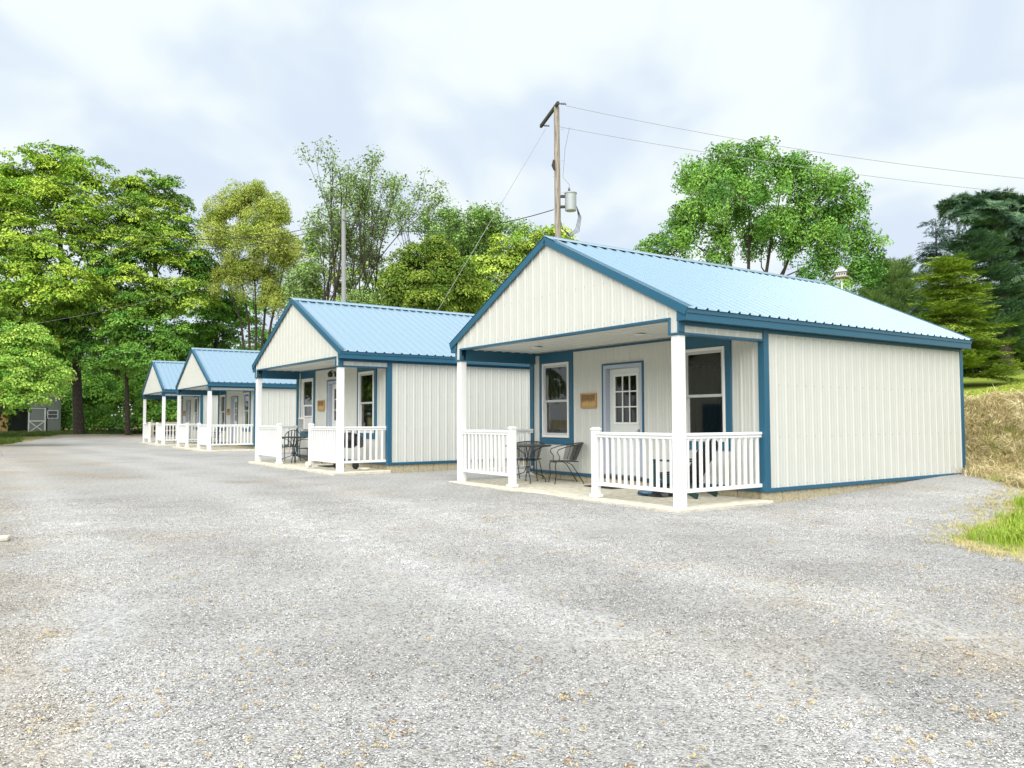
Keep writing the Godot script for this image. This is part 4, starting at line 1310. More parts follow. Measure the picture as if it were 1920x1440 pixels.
# crown of clumps inside ellipsoid lobes given in photo measures at a depth
# lobes: [px, py, rx, ry, depth offset]; opts: tuft, density, clump, cols
func leafy_tree(called: String, label: String, group: String, depth: float, foot_px: float, lobes: Array, o: Dictionary) -> Node3D:
	var sc := depth / FOC
	var fx := at(foot_px, 780, depth)
	var foot := Vector3(fx.x, gh(fx.x, fx.z) - 0.15, fx.z)
	var t := thing(called, label, o.get("category", "tree"), foot, 0.0, group)
	var xf := []
	var cols := []
	var wood := Bld.new()
	var lo := 1e9
	var hi := -1e9
	var mean := Vector3.ZERO
	for l in lobes:
		var c := at(l[0], l[1], depth + l[4]) - foot
		lo = minf(lo, c.y - l[3] * sc); hi = maxf(hi, c.y + l[3] * sc)
		mean += c / lobes.size()
	var stems: int = o.get("stems", 1)
	var fork := clampf(lo + (hi - lo) * o.get("fork", 0.12), 1.0, hi)
	var tr: float = o.get("trunk", 0.3)
	var heads := []
	for k in stems:
		var spread := 0.0 if stems == 1 else (float(k) / (stems - 1) - 0.5)
		var hx = lerpf(0.0, mean.x, 0.45) + spread * o.get("fan", 4.0)
		var top := hi - (hi - lo) * (0.25 + 0.2 * absf(spread))
		var pts := [Vector3(spread * 0.5, 0, 0), Vector3(lerpf(spread * 0.6, hx, 0.2), fork * 0.55, RN.randf_range(-0.2, 0.2)), Vector3(lerpf(spread * 0.7, hx, 0.45), fork, RN.randf_range(-0.3, 0.3)), Vector3(hx, lerpf(fork, top, 0.55), mean.z * 0.4), Vector3(hx * 1.1 + RN.randf_range(-0.4, 0.4), top, mean.z * 0.6)]
		var r := tr / sqrt(stems)
		wood.tube(pts, [r * 1.25, r, r * 0.85, r * 0.5, r * 0.12], 9)
		heads.append(pts)
	var dens: float = o.get("density", 1.0)
	var csz: float = o.get("clump", 0.9)
	var ts: float = o.get("tuft_scale", 1.0)
	var shp: Vector3 = o.get("shape", Vector3(0.75, 0.5, 0.75))
	var loose: float = o.get("loose", 0.0)
	var ca: Color = o.cols[0]
	var cb: Color = o.cols[1]
	for l in lobes:
		var c := at(l[0], l[1], depth + l[4]) - foot
		var rad := Vector3(l[2] * sc, l[3] * sc, (l[2] + l[3]) * 0.5 * sc * 0.9)
		# limb to the lobe
		var hp: Array = heads[0]
		for q in heads:
			if absf(q[3].x - c.x) < absf(hp[3].x - c.x): hp = q
		var from: Vector3 = hp[2]
		var sy := clampf(c.y - rad.y - (hp[4].y - hp[2].y) * 0.15, hp[2].y, hp[4].y)
		for i in range(2, 4):
			if sy >= hp[i].y and sy <= hp[i + 1].y: from = hp[i].lerp(hp[i + 1], (sy - hp[i].y) / maxf(0.01, hp[i + 1].y - hp[i].y))
		var mid := from.lerp(c, 0.5) + Vector3(0, -0.08 * from.distance_to(c), 0)
		var lr: float = o.get("limb", 0.075) * tr / 0.3
		if from.distance_to(c) > 0.3:
			wood.tube([from, from.lerp(mid, 0.5) + rdir() * 0.1, mid, mid.lerp(c, 0.6) + rdir() * 0.15, c], [lr, lr * 0.8, lr * 0.65, lr * 0.45, lr * 0.3], 6)
		var area := 4.0 * PI * pow((pow(rad.x * rad.y, 1.6) + pow(rad.x * rad.z, 1.6) + pow(rad.y * rad.z, 1.6)) / 3.0, 1.0 / 1.6)
		var nc := maxi(4, int(area * dens * 0.42 / (csz * csz)))
		for i in nc:
			var dv := rdir()
			var rr := pow(RN.randf(), 0.4)
			if i % 4 == 0: rr *= 0.6
			var p := c + dv * rad * rr
			if i % 3 == 0 and p.distance_to(c) > 0.3:
				var bend := c.lerp(p, 0.5) + rdir() * 0.12
				wood.tube([c.lerp(from, 0.15), bend, p], [lr * 0.3, lr * 0.2, 0.006], 4, false)
			var kk := RN.randf()
			var cl := ca.lerp(cb, clampf(kk + RN.randf_range(-0.2, 0.2), 0, 1))
			var nt := int(o.get("per", 5) * RN.randf_range(0.7, 1.3))
			for j in nt:
				var e := rdir()
				e.y = lerpf(absf(e.y) * 0.7 - 0.15, e.y, loose)
				var pos := p + e * csz * shp * RN.randf_range(0.4, 1.0)
				var up := (Vector3.UP * (0.9 - 0.4 * loose) + e * 0.6 + dv * 0.35 + rdir() * (0.25 + 0.7 * loose)).normalized()
				var tf := up_basis(up, ts * RN.randf_range(0.75, 1.25))
				tf.origin = pos
				xf.append(tf)
				var v := RN.randf_range(0.85, 1.15)
				cols.append(Color(cl.r * v, cl.g * v, cl.b * v))
	part(wood, "trunk", M.bark, t)
	var cr := multi("crown", t, o.tuft, o.get("mat", M.leaf), xf, cols)
	cr.set_meta("kind", "stuff")
	return t

func grow(b: Bld, tips: Array, p: Vector3, dirv: Vector3, ln: float, r: float, lvl: int, top_lvl: int, spread: float) -> void:
	var q := p + dirv * ln
	var mid := p.lerp(q, 0.5) + rdir() * ln * 0.05
	b.tube([p, mid, q], [r, r * 0.85, r * 0.7], 7 if lvl < 2 else 4, false)
	if lvl >= top_lvl - 2:
		tips.append(mid)
	if lvl == top_lvl:
		tips.append(q)
		return
	var n := 3 if RN.randf() < 0.3 else 2
	for i in n:
		var nd := (dirv + rdir() * spread * RN.randf_range(0.6, 1.2) + Vector3(0, 0.22, 0)).normalized()
		if i == 0: nd = (dirv * 1.6 + rdir() * spread * 0.5 + Vector3(0, 0.2, 0)).normalized()
		grow(b, tips, q, nd, ln * RN.randf_range(0.66, 0.86), r * (0.72 if i == 0 else 0.55), lvl + 1, top_lvl, spread)

func sparse_tree(label: String, group: String, depth: float, foot_px: float, top_py: float, stems: Array, tuft: Mesh, ca: Color, cb: Color, per: int, r0: float) -> void:
	var fx := at(foot_px, 780, depth)
	var foot := Vector3(fx.x, gh(fx.x, fx.z) - 0.15, fx.z)
	var t := thing("sparse_tree", label, "tree", foot, 0.0, group)
	var H := at(foot_px, top_py, depth).y - foot.y
	var b := Bld.new()
	var tips := []
	for s in stems:
		var dirv := Vector3(s[0], 1.0, s[1]).normalized()
		var ln: float = H * s[2]
		grow(b, tips, Vector3.ZERO, dirv, ln, r0 * s[3], 0, 6, 0.5)
	var most := 0.1
	for p in tips: most = maxf(most, p.y)
	var fit := Vector3(minf(1.0, H / most), H / most, minf(1.0, H / most))
	for i in b.v.size(): b.v[i] *= fit
	for i in tips.size(): tips[i] *= fit
	var xf := []
	var cols := []
	for p in tips:
		for k in per:
			var tf := up_basis((Vector3.UP + rdir() * 0.7).normalized(), RN.randf_range(0.6, 1.2))
			tf.origin = p + rdir() * 0.25
			xf.append(tf)
			var c := ca.lerp(cb, RN.randf())
			cols.append(c)
	part(b, "trunk", M.bark, t)
	var cr := multi("crown", t, tuft, M.leaf, xf, cols)
	cr.set_meta("kind", "stuff")

func spruce(label: String, group: String, depth: float, px: float, top_py: float, radius: float, o: Dictionary) -> void:
	var fx := at(px, 740, depth)
	var foot := Vector3(fx.x, gh(fx.x, fx.z) - 0.1, fx.z)
	var t := thing(o.get("name", "spruce_tree"), label, "tree", foot, 0.0, group)
	var H := at(px, top_py, depth).y - foot.y
	var wood := Bld.new()
	wood.tube([Vector3.ZERO, Vector3(0, H * 0.5, 0), Vector3(0, H * 0.98, 0)], [H * 0.018, H * 0.011, 0.01], 9)
	var xf := []
	var cols := []
	var y = H * o.get("skirt", 0.06)
	while y < H * 0.985:
		var k = 1.0 - y / H
		var rl := radius * pow(k, o.get("taper", 0.85)) + 0.12
		var nb := int(o.get("whorl", 7)) + (RN.randi() % 3)
		for i in nb:
			if RN.randf() < o.get("gap", 0.0): continue
			var a = TAU * (i + RN.randf_range(-0.4, 0.4)) / nb + y * 2.3
			var y1 = y + RN.randf_range(-0.6, 0.6) * float(o.get("gapy", 0.26)) * 1.6
			var ln := rl * RN.randf_range(0.55, 1.15)
			var u := Vector3(cos(a), 0, sin(a))
			var up0: float = o.get("rise", 0.15)
			var droop: float = float(o.get("droop", 0.45)) * RN.randf_range(0.6, 1.4)
			var f := func(s: float) -> Vector3: return Vector3(0, y1, 0) + u * ln * s + Vector3.UP * ln * (up0 * s - droop * s * s + 0.22 * s * s * s)
			wood.tube([f.call(0.0), f.call(0.5), f.call(1.0)], [0.008 + ln * 0.012, 0.006 + ln * 0.006, 0.004], 4, false)
			var step: float = o.get("step", 0.2)
			var s := 0.25 if ln > 0.6 else 0.0
			while s <= 1.0:
				var p: Vector3 = f.call(s)
				var dr: Vector3 = (f.call(minf(1.0, s + 0.05)) - f.call(maxf(0.0, s - 0.05))).normalized()
				for w in 3:
					var ang := (w - 1) * 0.85 + RN.randf_range(-0.25, 0.25)
					var d2 := dr.rotated(Vector3.UP, ang)
					var nn := (Vector3.UP + rdir() * 0.3).normalized()
					var zz := d2.cross(nn).normalized()
					var bs := Basis(d2, zz.cross(d2), zz).scaled_local(Vector3.ONE * RN.randf_range(0.75, 1.2) * o.get("spray", 1.0))
					xf.append(Transform3D(bs, p + Vector3(0, RN.randf_range(-0.04, 0.04), 0)))
					cols.append(o.cols[0].lerp(o.cols[1], RN.randf() * 0.85))
				s += step / maxf(ln, 0.2)
		y += o.get("gapy", 0.26) * RN.randf_range(0.8, 1.2)
	part(wood, "trunk", M.bark, t)
	var cr := multi("crown", t, o.mesh, M.needle, xf, cols)
	cr.set_meta("kind", "stuff")

func make_trees() -> void:
	RN.seed = 2024
	var maple := tuft_mesh(1, 44, Vector3(0.62, 0.32, 0.62), 0.20)
	var small := tuft_mesh(2, 30, Vector3(0.42, 0.24, 0.42), 0.13)
	var tiny := tuft_mesh(3, 9, Vector3(0.38, 0.28, 0.38), 0.15)
	var fine := tuft_mesh(4, 46, Vector3(0.48, 0.32, 0.48), 0.135, 0.55)
	var lime := [Color(0.226, 0.418, 0.052), Color(0.484, 0.640, 0.093)]
	var mid := [Color(0.108, 0.270, 0.052), Color(0.250, 0.459, 0.078)]
	var olive := [Color(0.299, 0.401, 0.063), Color(0.530, 0.599, 0.154)]
	var WD := "tall trees of the wood behind the row"
	leafy_tree("maple_tree", "huge lime green maple with thick dark trunk beside the shed", WD, 60.0, 150, [
		[30, 335, 72, 52, 0], [110, 312, 58, 42, 1], [165, 335, 45, 42, 0], [15, 400, 80, 58, -3], [115, 388, 78, 56, -2], [55, 470, 82, 58, -4], [170, 440, 62, 50, -1],
		[-70, 390, 75, 80, 0], [-80, 500, 85, 75, -2], [10, 560, 75, 55, -4], [110, 545, 70, 50, -5], [60, 620, 70, 45, -3]],
		{"tuft": maple, "cols": lime, "density": 1.75, "clump": 1.1, "per": 5, "trunk": 0.33, "fork": 0.10})
	leafy_tree("maple_tree", "broad rounded green maple between the huge maple and the pale olive tree", WD, 64.0, 290, [
		[255, 352, 48, 34, 0], [318, 378, 45, 40, 0], [240, 412, 60, 48, -2], [328, 440, 50, 44, -1], [265, 470, 66, 48, -4], [358, 492, 44, 42, -1], [195, 505, 62, 46, -5],
		[230, 552, 74, 48, -6], [320, 560, 66, 46, -4], [382, 530, 36, 40, 0], [150, 575, 60, 42, -6]],
		{"tuft": maple, "cols": [mid[0], lime[1]], "density": 1.7, "clump": 1.05, "per": 5, "trunk": 0.30, "fork": 0.15})
	leafy_tree("maple_tree", "low spreading dark green tree over the wood edge behind farthest cabin", WD, 58.0, 240, [
		[150, 622, 66, 42, 0], [230, 622, 58, 38, -2], [300, 630, 55, 44, -1], [250, 672, 55, 34, -3], [190, 668, 50, 34, -1], [320, 672, 48, 34, 0], [110, 650, 44, 36, 1]],
		{"tuft": maple, "cols": mid, "density": 1.35, "clump": 1.0, "per": 5, "trunk": 0.16, "fork": 0.0})
	leafy_tree("maple_tree", "dark green tree in shade left of the pale olive tree", WD, 68.0, 400, [
		[400, 560, 46, 44, 0], [420, 620, 52, 44, -2], [370, 640, 46, 44, 0], [450, 590, 40, 40, 1], [430, 680, 60, 40, -1], [385, 700, 50, 38, 0]],
		{"tuft": maple, "cols": mid, "density": 1.1, "clump": 1.0, "per": 5, "trunk": 0.3})
	leafy_tree("young_maple", "young leafy maple with low bright crown in front of the shed", "", 40.0, -8, [
		[25, 640, 38, 30, 0], [72, 655, 36, 32, 0], [25, 692, 52, 36, -1], [90, 700, 32, 32, 0], [45, 740, 52, 28, -1], [-40, 690, 50, 60, 0], [98, 728, 22, 20, 0], [60, 618, 22, 14, 0], [-40, 760, 45, 30, 0]],
		{"tuft": small, "cols": [Color(0.200, 0.426, 0.066), Color(0.452, 0.640, 0.130)], "density": 1.5, "clump": 0.55, "per": 5, "trunk": 0.13, "fork": 0.1})
	leafy_tree("olive_green_tree", "pale olive tree with several dark stems behind second cabin gable", WD, 62.0, 478, [
		[408, 402, 32, 34, 0], [455, 385, 44, 34, 0], [515, 395, 36, 40, 0], [425, 450, 44, 44, -1], [488, 445, 48, 42, -2], [532, 470, 34, 50, 0], [470, 515, 46, 46, 0], [418, 515, 30, 38, 1], [520, 555, 34, 48, 0], [470, 360, 30, 18, 0]],
		{"tuft": fine, "cols": olive, "density": 1.5, "clump": 0.8, "shape": Vector3(0.65, 0.8, 0.65), "loose": 0.7, "per": 7, "trunk": 0.24, "stems": 5, "fan": 4.6, "fork": 0.0, "limb": 0.055})
	sparse_tree("tall thinly leaved tree with open branches left of the grey pole", WD, 50.0, 612, 305, [[-0.10, 0.0, 0.30, 0.9], [0.10, 0.1, 0.31, 1.0], [-0.34, -0.2, 0.19, 0.6], [0.34, 0.2, 0.18, 0.6]], tiny, Color(0.231, 0.373, 0.108), Color(0.392, 0.542, 0.217), 2, 0.21)
	sparse_tree("thinly leaved tree with bent bare limb right of the grey pole", WD, 54.0, 755, 362, [[-0.22, 0.1, 0.24, 0.8], [0.10, -0.1, 0.26, 1.0], [0.34, 0.1, 0.16, 0.6]], tiny, Color(0.231, 0.362, 0.127), Color(0.392, 0.520, 0.235), 2, 0.17)
	sparse_tree("open green tree with tufted top beside the guy wire", WD, 50.0, 868, 372, [[-0.10, 0.0, 0.27, 0.9], [0.16, 0.1, 0.25, 0.8], [0.38, 0.0, 0.17, 0.5]], tiny, Color(0.173, 0.350, 0.081), Color(0.346, 0.520, 0.163), 3, 0.16)
	leafy_tree("light_green_tree", "soft light green tree low behind the grey pole", WD, 72.0, 640, [
		[585, 505, 44, 38, 0], [640, 530, 40, 36, 1], [690, 520, 34, 40, 0], [560, 560, 46, 40, 0], [620, 580, 50, 34, 0], [690, 575, 44, 34, 0], [585, 455, 30, 26, 0]],
		{"tuft": maple, "cols": [lime[0], Color(0.435, 0.540, 0.184)], "density": 0.8, "clump": 1.0, "per": 5, "trunk": 0.2})
	leafy_tree("dense_olive_tree", "dense dark olive bushy tree behind second cabin roof", WD, 37.0, 800, [
		[775, 480, 26, 22, 0], [820, 478, 28, 24, 0], [760, 520, 42, 34, 0], [835, 515, 46, 38, 0], [800, 555, 62, 44, -1], [868, 560, 38, 44, 0], [742, 565, 32, 36, 0], [800, 610, 85, 40, 0]],
		{"tuft": fine, "cols": [Color(0.101, 0.189, 0.031), Color(0.268, 0.368, 0.058)], "density": 1.5, "clump": 0.55, "per": 6, "trunk": 0.25})
	leafy_tree("light_green_tree", "yellow green tree standing behind the near cabin gable", WD, 46.0, 985, [
		[960, 472, 46, 30, 0], [1005, 452, 40, 26, 0], [1055, 445, 36, 22, 0], [930, 505, 46, 40, 0], [905, 560, 44, 50, -1], [975, 520, 55, 44, 0], [1060, 475, 36, 26, 0], [940, 580, 40, 40, 0], [890, 500, 26, 26, 0]],
		{"tuft": small, "cols": [Color(0.250, 0.426, 0.066), Color(0.534, 0.640, 0.118)], "density": 1.0, "clump": 0.75, "per": 6, "tuft_scale": 1.3, "trunk": 0.22})
	leafy_tree("maple_tree", "large airy green maple standing behind the near cabin roof", "", 34.0, 1410, [
		[1300, 335, 40, 38, 0], [1345, 305, 40, 34, 0.5], [1398, 292, 30, 26, 0], [1440, 288, 30, 26, 0], [1500, 325, 42, 34, 0], [1543, 350, 34, 34, -0.5], [1288, 392, 38, 38, 0], [1345, 372, 46, 42, -1], [1420, 360, 50, 46, -1], [1495, 395, 46, 40, 0],
		[1560, 405, 32, 34, 1], [1612, 385, 26, 34, 0], [1290, 445, 38, 30, 0], [1345, 440, 40, 40, 0], [1418, 445, 40, 46, 1], [1480, 460, 40, 38, 0], [1555, 460, 42, 40, -0.5], [1612, 450, 26, 40, 0], [1540, 505, 50, 34, 0], [1605, 515, 38, 40, 0], [1350, 490, 40, 24, 0], [1380, 330, 34, 34, 1], [1460, 335, 36, 34, 0.5], [1455, 415, 40, 36, -1], [1325, 345, 34, 34, -0.5], [1385, 400, 40, 40, 0.8], [1530, 430, 40, 36, 0.6], [1585, 400, 30, 40, 0], [1270, 430, 26, 34, 0.3], [1640, 480, 18, 40, 0], [1575, 345, 26, 26, 0]],
		{"tuft": small, "cols": [Color(0.108, 0.278, 0.058), Color(0.284, 0.508, 0.105)], "density": 0.95, "clump": 0.62, "shape": Vector3(0.6, 0.95, 0.6), "loose": 1.0, "per": 8, "trunk": 0.2, "stems": 4, "fan": 3.0, "fork": 0.0, "limb": 0.05, "tuft_scale": 0.9})
	leafy_tree("leafy_shrub", "small rounded green tree top peeping over the blue roof ridge", "", 36.0, 1240, [
		[1236, 462, 26, 20, 0], [1215, 475, 16, 14, 0], [1265, 478, 22, 16, 0], [1240, 490, 36, 18, 0]],
		{"tuft": small, "cols": mid, "density": 1.0, "clump": 0.5, "per": 5, "trunk": 0.12})
	# wood filling behind
	var k := 0
	for e in [[-120, 85, 560], [20, 88, 600], [120, 84, 590], [210, 90, 560], [300, 86, 590], [390, 92, 560], [470, 88, 600], [545, 95, 560], [720, 98, 560], [830, 92, 545], [930, 95, 560], [1030, 100, 540]]:
		var x: float = e[0]
		var y: float = e[2]
		leafy_tree("wood_tree", ["dark tree deep in the wood with crown down to the ground", "shaded tree deep in the wood behind the front trees"][k % 2], "shaded trees deep in the wood", e[1], x, [
			[x - 30, y, 46, 44, 0], [x + 30, y + 20, 46, 44, 1], [x, y + 70, 60, 50, 0], [x - 40, y + 110, 50, 44, 0], [x + 40, y + 110, 50, 44, 1], [x, y + 165, 62, 44, -1], [x + 45, y + 180, 44, 36, 0], [x - 45, y + 180, 44, 36, 0]],
			{"tuft": maple, "cols": mid, "density": 0.5 if k < 7 else 0.35, "clump": 1.5, "per": 6, "tuft_scale": 1.5, "trunk": 0.3, "stems": 2, "fan": 2.0})
		k += 1
	# understory shrubs along the wood edge
	k = 0
	for e in [[120, 66, 778, 30], [165, 64, 786, 26], [205, 63, 782, 30], [240, 61, 784, 26], [275, 60, 776, 34], [315, 58, 770, 36], [355, 60, 765, 36], [400, 62, 765, 40], [450, 62, 760, 40], [130, 72, 745, 40], [190, 72, 735, 44], [260, 70, 735, 40], [-60, 66, 770, 50], [60, 76, 720, 50], [330, 72, 725, 44], [500, 66, 750, 44], [210, 78, 700, 50], [300, 80, 700, 50], [110, 80, 690, 50], [400, 76, 690, 50]]:
		var x: float = e[0]
		var r: float = e[3]
		leafy_tree("wood_shrub", ["dark leafy shrub at the shady edge of the wood", "tangled undergrowth bush at the shady edge of the wood"][k % 2], "shrubs along the wood edge", e[1], x, [
			[x, e[2], r, r * 0.7, 0], [x - r * 0.6, e[2] + r * 0.35, r * 0.7, r * 0.5, 0.5], [x + r * 0.6, e[2] + r * 0.35, r * 0.7, r * 0.5, -0.5]],
			{"tuft": small, "category": "shrub", "cols": mid, "density": 1.0, "clump": 0.7, "per": 5, "tuft_scale": 1.5, "trunk": 0.06})
		k += 1
	# conifers on the lawn
	var spr := needle_mesh(5, 90, 0.55, 0.20, 0.085)
	var pin := needle_mesh(6, 130, 0.42, 0.22, 0.13, 0.07)
	var CF := "conifers on the lawn beyond the bank"
	spruce("yellow green spruce with new growth beyond the bank", CF, 24.0, 1786, 488, 1.75, {"mesh": spr, "cols": [Color(0.203, 0.328, 0.051), Color(0.520, 0.640, 0.124)], "droop": 0.38, "rise": 0.12, "step": 0.16, "gapy": 0.24, "taper": 0.75, "skirt": 0.14})
	spruce("dark blue green spruce behind the yellow green one", CF, 29.0, 1832, 428, 2.3, {"mesh": spr, "cols": [Color(0.101, 0.197, 0.118), Color(0.234, 0.377, 0.210)], "droop": 0.3, "rise": 0.25, "step": 0.2, "gapy": 0.3, "taper": 0.6, "skirt": 0.2, "spray": 1.1})
	spruce("thin spindly spruce with bare gaps beside the tall pine", CF, 31.0, 1763, 412, 1.35, {"mesh": spr, "cols": [Color(0.118, 0.197, 0.184), Color(0.184, 0.278, 0.237)], "droop": 0.75, "rise": 0.15, "step": 0.22, "gapy": 0.42, "whorl": 5, "gap": 0.3, "taper": 0.45, "skirt": 0.1})
	spruce("feathery green pine low beyond the roof edge", CF, 42.0, 1672, 500, 2.6, {"name": "pine_tree", "mesh": pin, "cols": [Color(0.200, 0.328, 0.130), Color(0.435, 0.573, 0.237)], "droop": 0.1, "rise": 0.4, "step": 0.28, "gapy": 0.42, "taper": 0.55, "spray": 1.7})
	spruce("dark green pine filling in beyond the spruces", CF, 36.0, 1905, 540, 2.6, {"name": "pine_tree", "mesh": pin, "cols": [Color(0.133, 0.245, 0.093), Color(0.334, 0.475, 0.157)], "droop": 0.2, "rise": 0.3, "step": 0.25, "gapy": 0.36, "taper": 0.5, "spray": 1.5})
	leafy_tree("pine_tree", "tall dark pine with flat spreading top above the spruces", CF, 34.0, 1893, [
		[1800, 385, 34, 13, 0], [1840, 400, 36, 14, -1], [1870, 380, 34, 16, 0], [1900, 385, 36, 16, 1], [1945, 392, 40, 18, 0], [1850, 428, 34, 13, 1], [1905, 425, 36, 16, -1], [1955, 440, 36, 16, 0], [1880, 462, 36, 12, 0], [1930, 480, 36, 14, 0.5], [1905, 405, 30, 14, 0], [1920, 520, 34, 14, -1], [1868, 505, 26, 10, 0]],
		{"tuft": needle_mesh(8, 190, 0.4, 0.3, 0.14, 0.06), "mat": M.needle, "cols": [Color(0.075, 0.164, 0.105), Color(0.200, 0.328, 0.184)], "density": 1.9, "clump": 0.5, "per": 7, "tuft_scale": 1.3, "trunk": 0.24, "fork": 0.0, "limb": 0.06})
	leafy_tree("leafy_shrub", "bright green shrub at the far edge of the lawn", "", 40.0, 1895, [
		[1890, 690, 30, 22, 0], [1930, 680, 30, 26, 0], [1860, 700, 22, 14, 0], [1800, 700, 18, 14, 1], [1830, 692, 22, 18, 1.5]],
		{"tuft": small, "category": "shrub", "cols": lime, "density": 1.0, "clump": 0.6, "per": 5, "trunk": 0.08})
	leafy_tree("leafy_shrub", "dark green trees massed behind the pine at the lawn's end", "", 48.0, 1860, [
		[1700, 620, 50, 50, 0], [1780, 600, 60, 60, 2], [1880, 610, 70, 60, 0], [1960, 600, 60, 70, 0], [1720, 680, 60, 34, 0], [1850, 670, 70, 40, 0], [1950, 670, 60, 40, 0]],
		{"tuft": maple, "category": "tree", "cols": mid, "density": 0.7, "clump": 0.9, "per": 6, "trunk": 0.2})

# ------------------------------------------------------------------ grass, straw, stones, litter
func blade_mesh(seed_: int, n: int, h: float, w: float, lean: float, rad := 0.05) -> ArrayMesh:
	var rng := RandomNumberGenerator.new()
	rng.seed = seed_
	var b := Bld.new()
	for i in n:
		var p := Vector3(rng.randf_range(-rad, rad), 0, rng.randf_range(-rad, rad))
		var a := rng.randf() * TAU
		var u := Vector3(cos(a), 0, sin(a))
		var s := Vector3(-u.z, 0, u.x) * w
		var hh := h * rng.randf_range(0.6, 1.25)
		var l := lean * rng.randf_range(0.3, 1.2) * hh
		var m := p + Vector3.UP * hh * 0.6 + u * l * 0.35
		var t := p + Vector3.UP * hh * (1.0 - 0.3 * lean) + u * l
		var v := rng.randf_range(0.75, 1.2)
		b.col = Color(v, v, v)
		b.quad(p - s, p + s, m + s * 0.8, m - s * 0.8)
		b.tri(m - s * 0.8, m + s * 0.8, t)
	return b.mesh()

func make_cover() -> void:
	var rng := RandomNumberGenerator.new()
	rng.seed = 99
	# gravel stones lying on the near drive, laid as patches of loose stones
	var kinds := []
	for v in 5:
		var pb := Bld.new()
		for i in 1100:
			var x := rng.randf_range(-0.24, 0.24)
			var z := rng.randf_range(-0.24, 0.24)
			if rng.randf() > 0.62 + 0.9 * nz2.get_noise_2d(x * 30.0 + v * 50.0, z * 30.0): continue
			var r := 0.0026 + 0.0048 * pow(rng.randf(), 2.2)
			if rng.randf() < 0.012: r *= 1.7
			var g := rng.randf()
			var t := 0.34 + 0.34 * g * g if rng.randf() < 0.85 else rng.randf_range(0.14, 0.30)
			if rng.randf() < 0.12: t = rng.randf_range(0.62, 0.78)
			pb.col = Color(t * rng.randf_range(0.96, 1.04), t, t * rng.randf_range(0.96, 1.05))
			var bs := Basis(Vector3.UP, rng.randf() * TAU) * Basis(Vector3.RIGHT, rng.randf_range(-0.5, 0.5))
			var p := []
			for e in [Vector3(1, 0, 0), Vector3(0, 0, 1), Vector3(-1, 0, 0), Vector3(0, 0, -1), Vector3(0, 0.75, 0), Vector3(0, -0.6, 0)]:
				p.append(Vector3(x, r * 0.22, z) + bs * (e * r * rng.randf_range(0.65, 1.25) + Vector3(rng.randf_range(-0.4, 0.4), 0, rng.randf_range(-0.4, 0.4)) * r * 0.6))
			for f in 4:
				pb.tri(p[(f + 1) % 4], p[f], p[4])
				pb.tri(p[f], p[(f + 1) % 4], p[5])
		kinds.append([pb.mesh(), [], []])
	var zz := -2.5
	while zz > -13.0:
		var xx := zz * 0.74
		while xx < -zz * 0.74:
			var x := xx + rng.randf_range(-0.06, 0.06)
			var z := zz + rng.randf_range(-0.06, 0.06)
			if gravel_mask(x, z) > 0.12 and rng.randf() < 0.55 + 0.9 * (nz2.get_noise_2d(x * 2.5, z * 2.5) + 0.3):
				var e := 0.15
				var up := Vector3(gravel_y(x - e, z) - gravel_y(x + e, z), 2 * e, gravel_y(x, z - e) - gravel_y(x, z + e)).normalized()
				var a := Vector3(cos(rng.randf() * TAU), 0, sin(rng.randf() * TAU))
				a = (a - up * a.dot(up)).normalized()
				var kd: Array = kinds[rng.randi() % 5]
				kd[1].append(Transform3D(Basis(a, up, a.cross(up)), Vector3(x, gravel_y(x, z) + 0.001, z)))
				var tn := gravel_tone(x, z)
				kd[2].append(Color(tn.r, tn.g, tn.b))
			xx += 0.34
		zz -= 0.34
	for kd in kinds:
		var o := multi("gravel_stones", self, kd[0], M.stone, kd[1], kd[2])
		tag(o, "loose crushed grey stones lying on the near drive", "gravel", "loose gravel on the drive", "stuff")
	# dry tan flower bits and leaves blown on the gravel
	var lx := []
	var lc := []
	var clumps := []
	for i in 95:
		var d := 3.0 + 13.0 * pow(rng.randf(), 1.6)
		clumps.append(Vector3(rng.randf_range(-0.66, 0.66) * d, rng.randf_range(0.04, 0.3), -d))
	for i in 1700:
		var c: Vector3 = clumps[rng.randi() % clumps.size()]
		var spread := c.y
		var x := c.x + rng.randfn() * spread
		var z := c.z + rng.randfn() * spread
		if i % 3 == 0:
			var d := 3.0 + 15.0 * rng.randf()
			x = rng.randf_range(-0.68, 0.68) * d; z = -d
		if gravel_mask(x, z) < 0.0: continue
		var s := rng.randf_range(0.6, 1.5)
		lx.append(Transform3D((Basis(Vector3.UP, rng.randf() * TAU) * Basis(Vector3.RIGHT, rng.randf_range(-0.5, 0.5))).scaled_local(Vector3.ONE * s), Vector3(x, gravel_y(x, z) + 0.007, z)))
		lc.append(Color(0.46, 0.33, 0.15).lerp(Color(0.60, 0.50, 0.30), rng.randf()) if rng.randf() < 0.88 else Color(0.26, 0.15, 0.07))
	var lm := Bld.new()
	for k in 7:
		var a := rng.randf() * TAU
		var u := Vector3(cos(a), 0, sin(a)) * rng.randf_range(0.3, 1.0)
		var w := Vector3(-u.z, 0, u.x).normalized() * rng.randf_range(0.0012, 0.0032)
		var o := Vector3(rng.randf_range(-0.012, 0.012), rng.randf_range(0.0, 0.004), rng.randf_range(-0.012, 0.012))
		lm.quad(o - w, o + w, o + u * 0.011 + w + Vector3(0, 0.004, 0), o + u * 0.011 - w + Vector3(0, 0.004, 0))
		lm.tri(o + u * 0.011 - w + Vector3(0, 0.004, 0), o + u * 0.011 + w + Vector3(0, 0.004, 0), o + u * 0.02)
	var lo := multi("leaf_litter", self, lm.mesh(), M.straw, lx, lc)
	tag(lo, "scattered dry tan maple flowers on the gravel", "litter", "", "stuff")
	# grass patch at the drive's right edge
	var gm := blade_mesh(70, 12, 0.12, 0.0028, 0.8, 0.09)
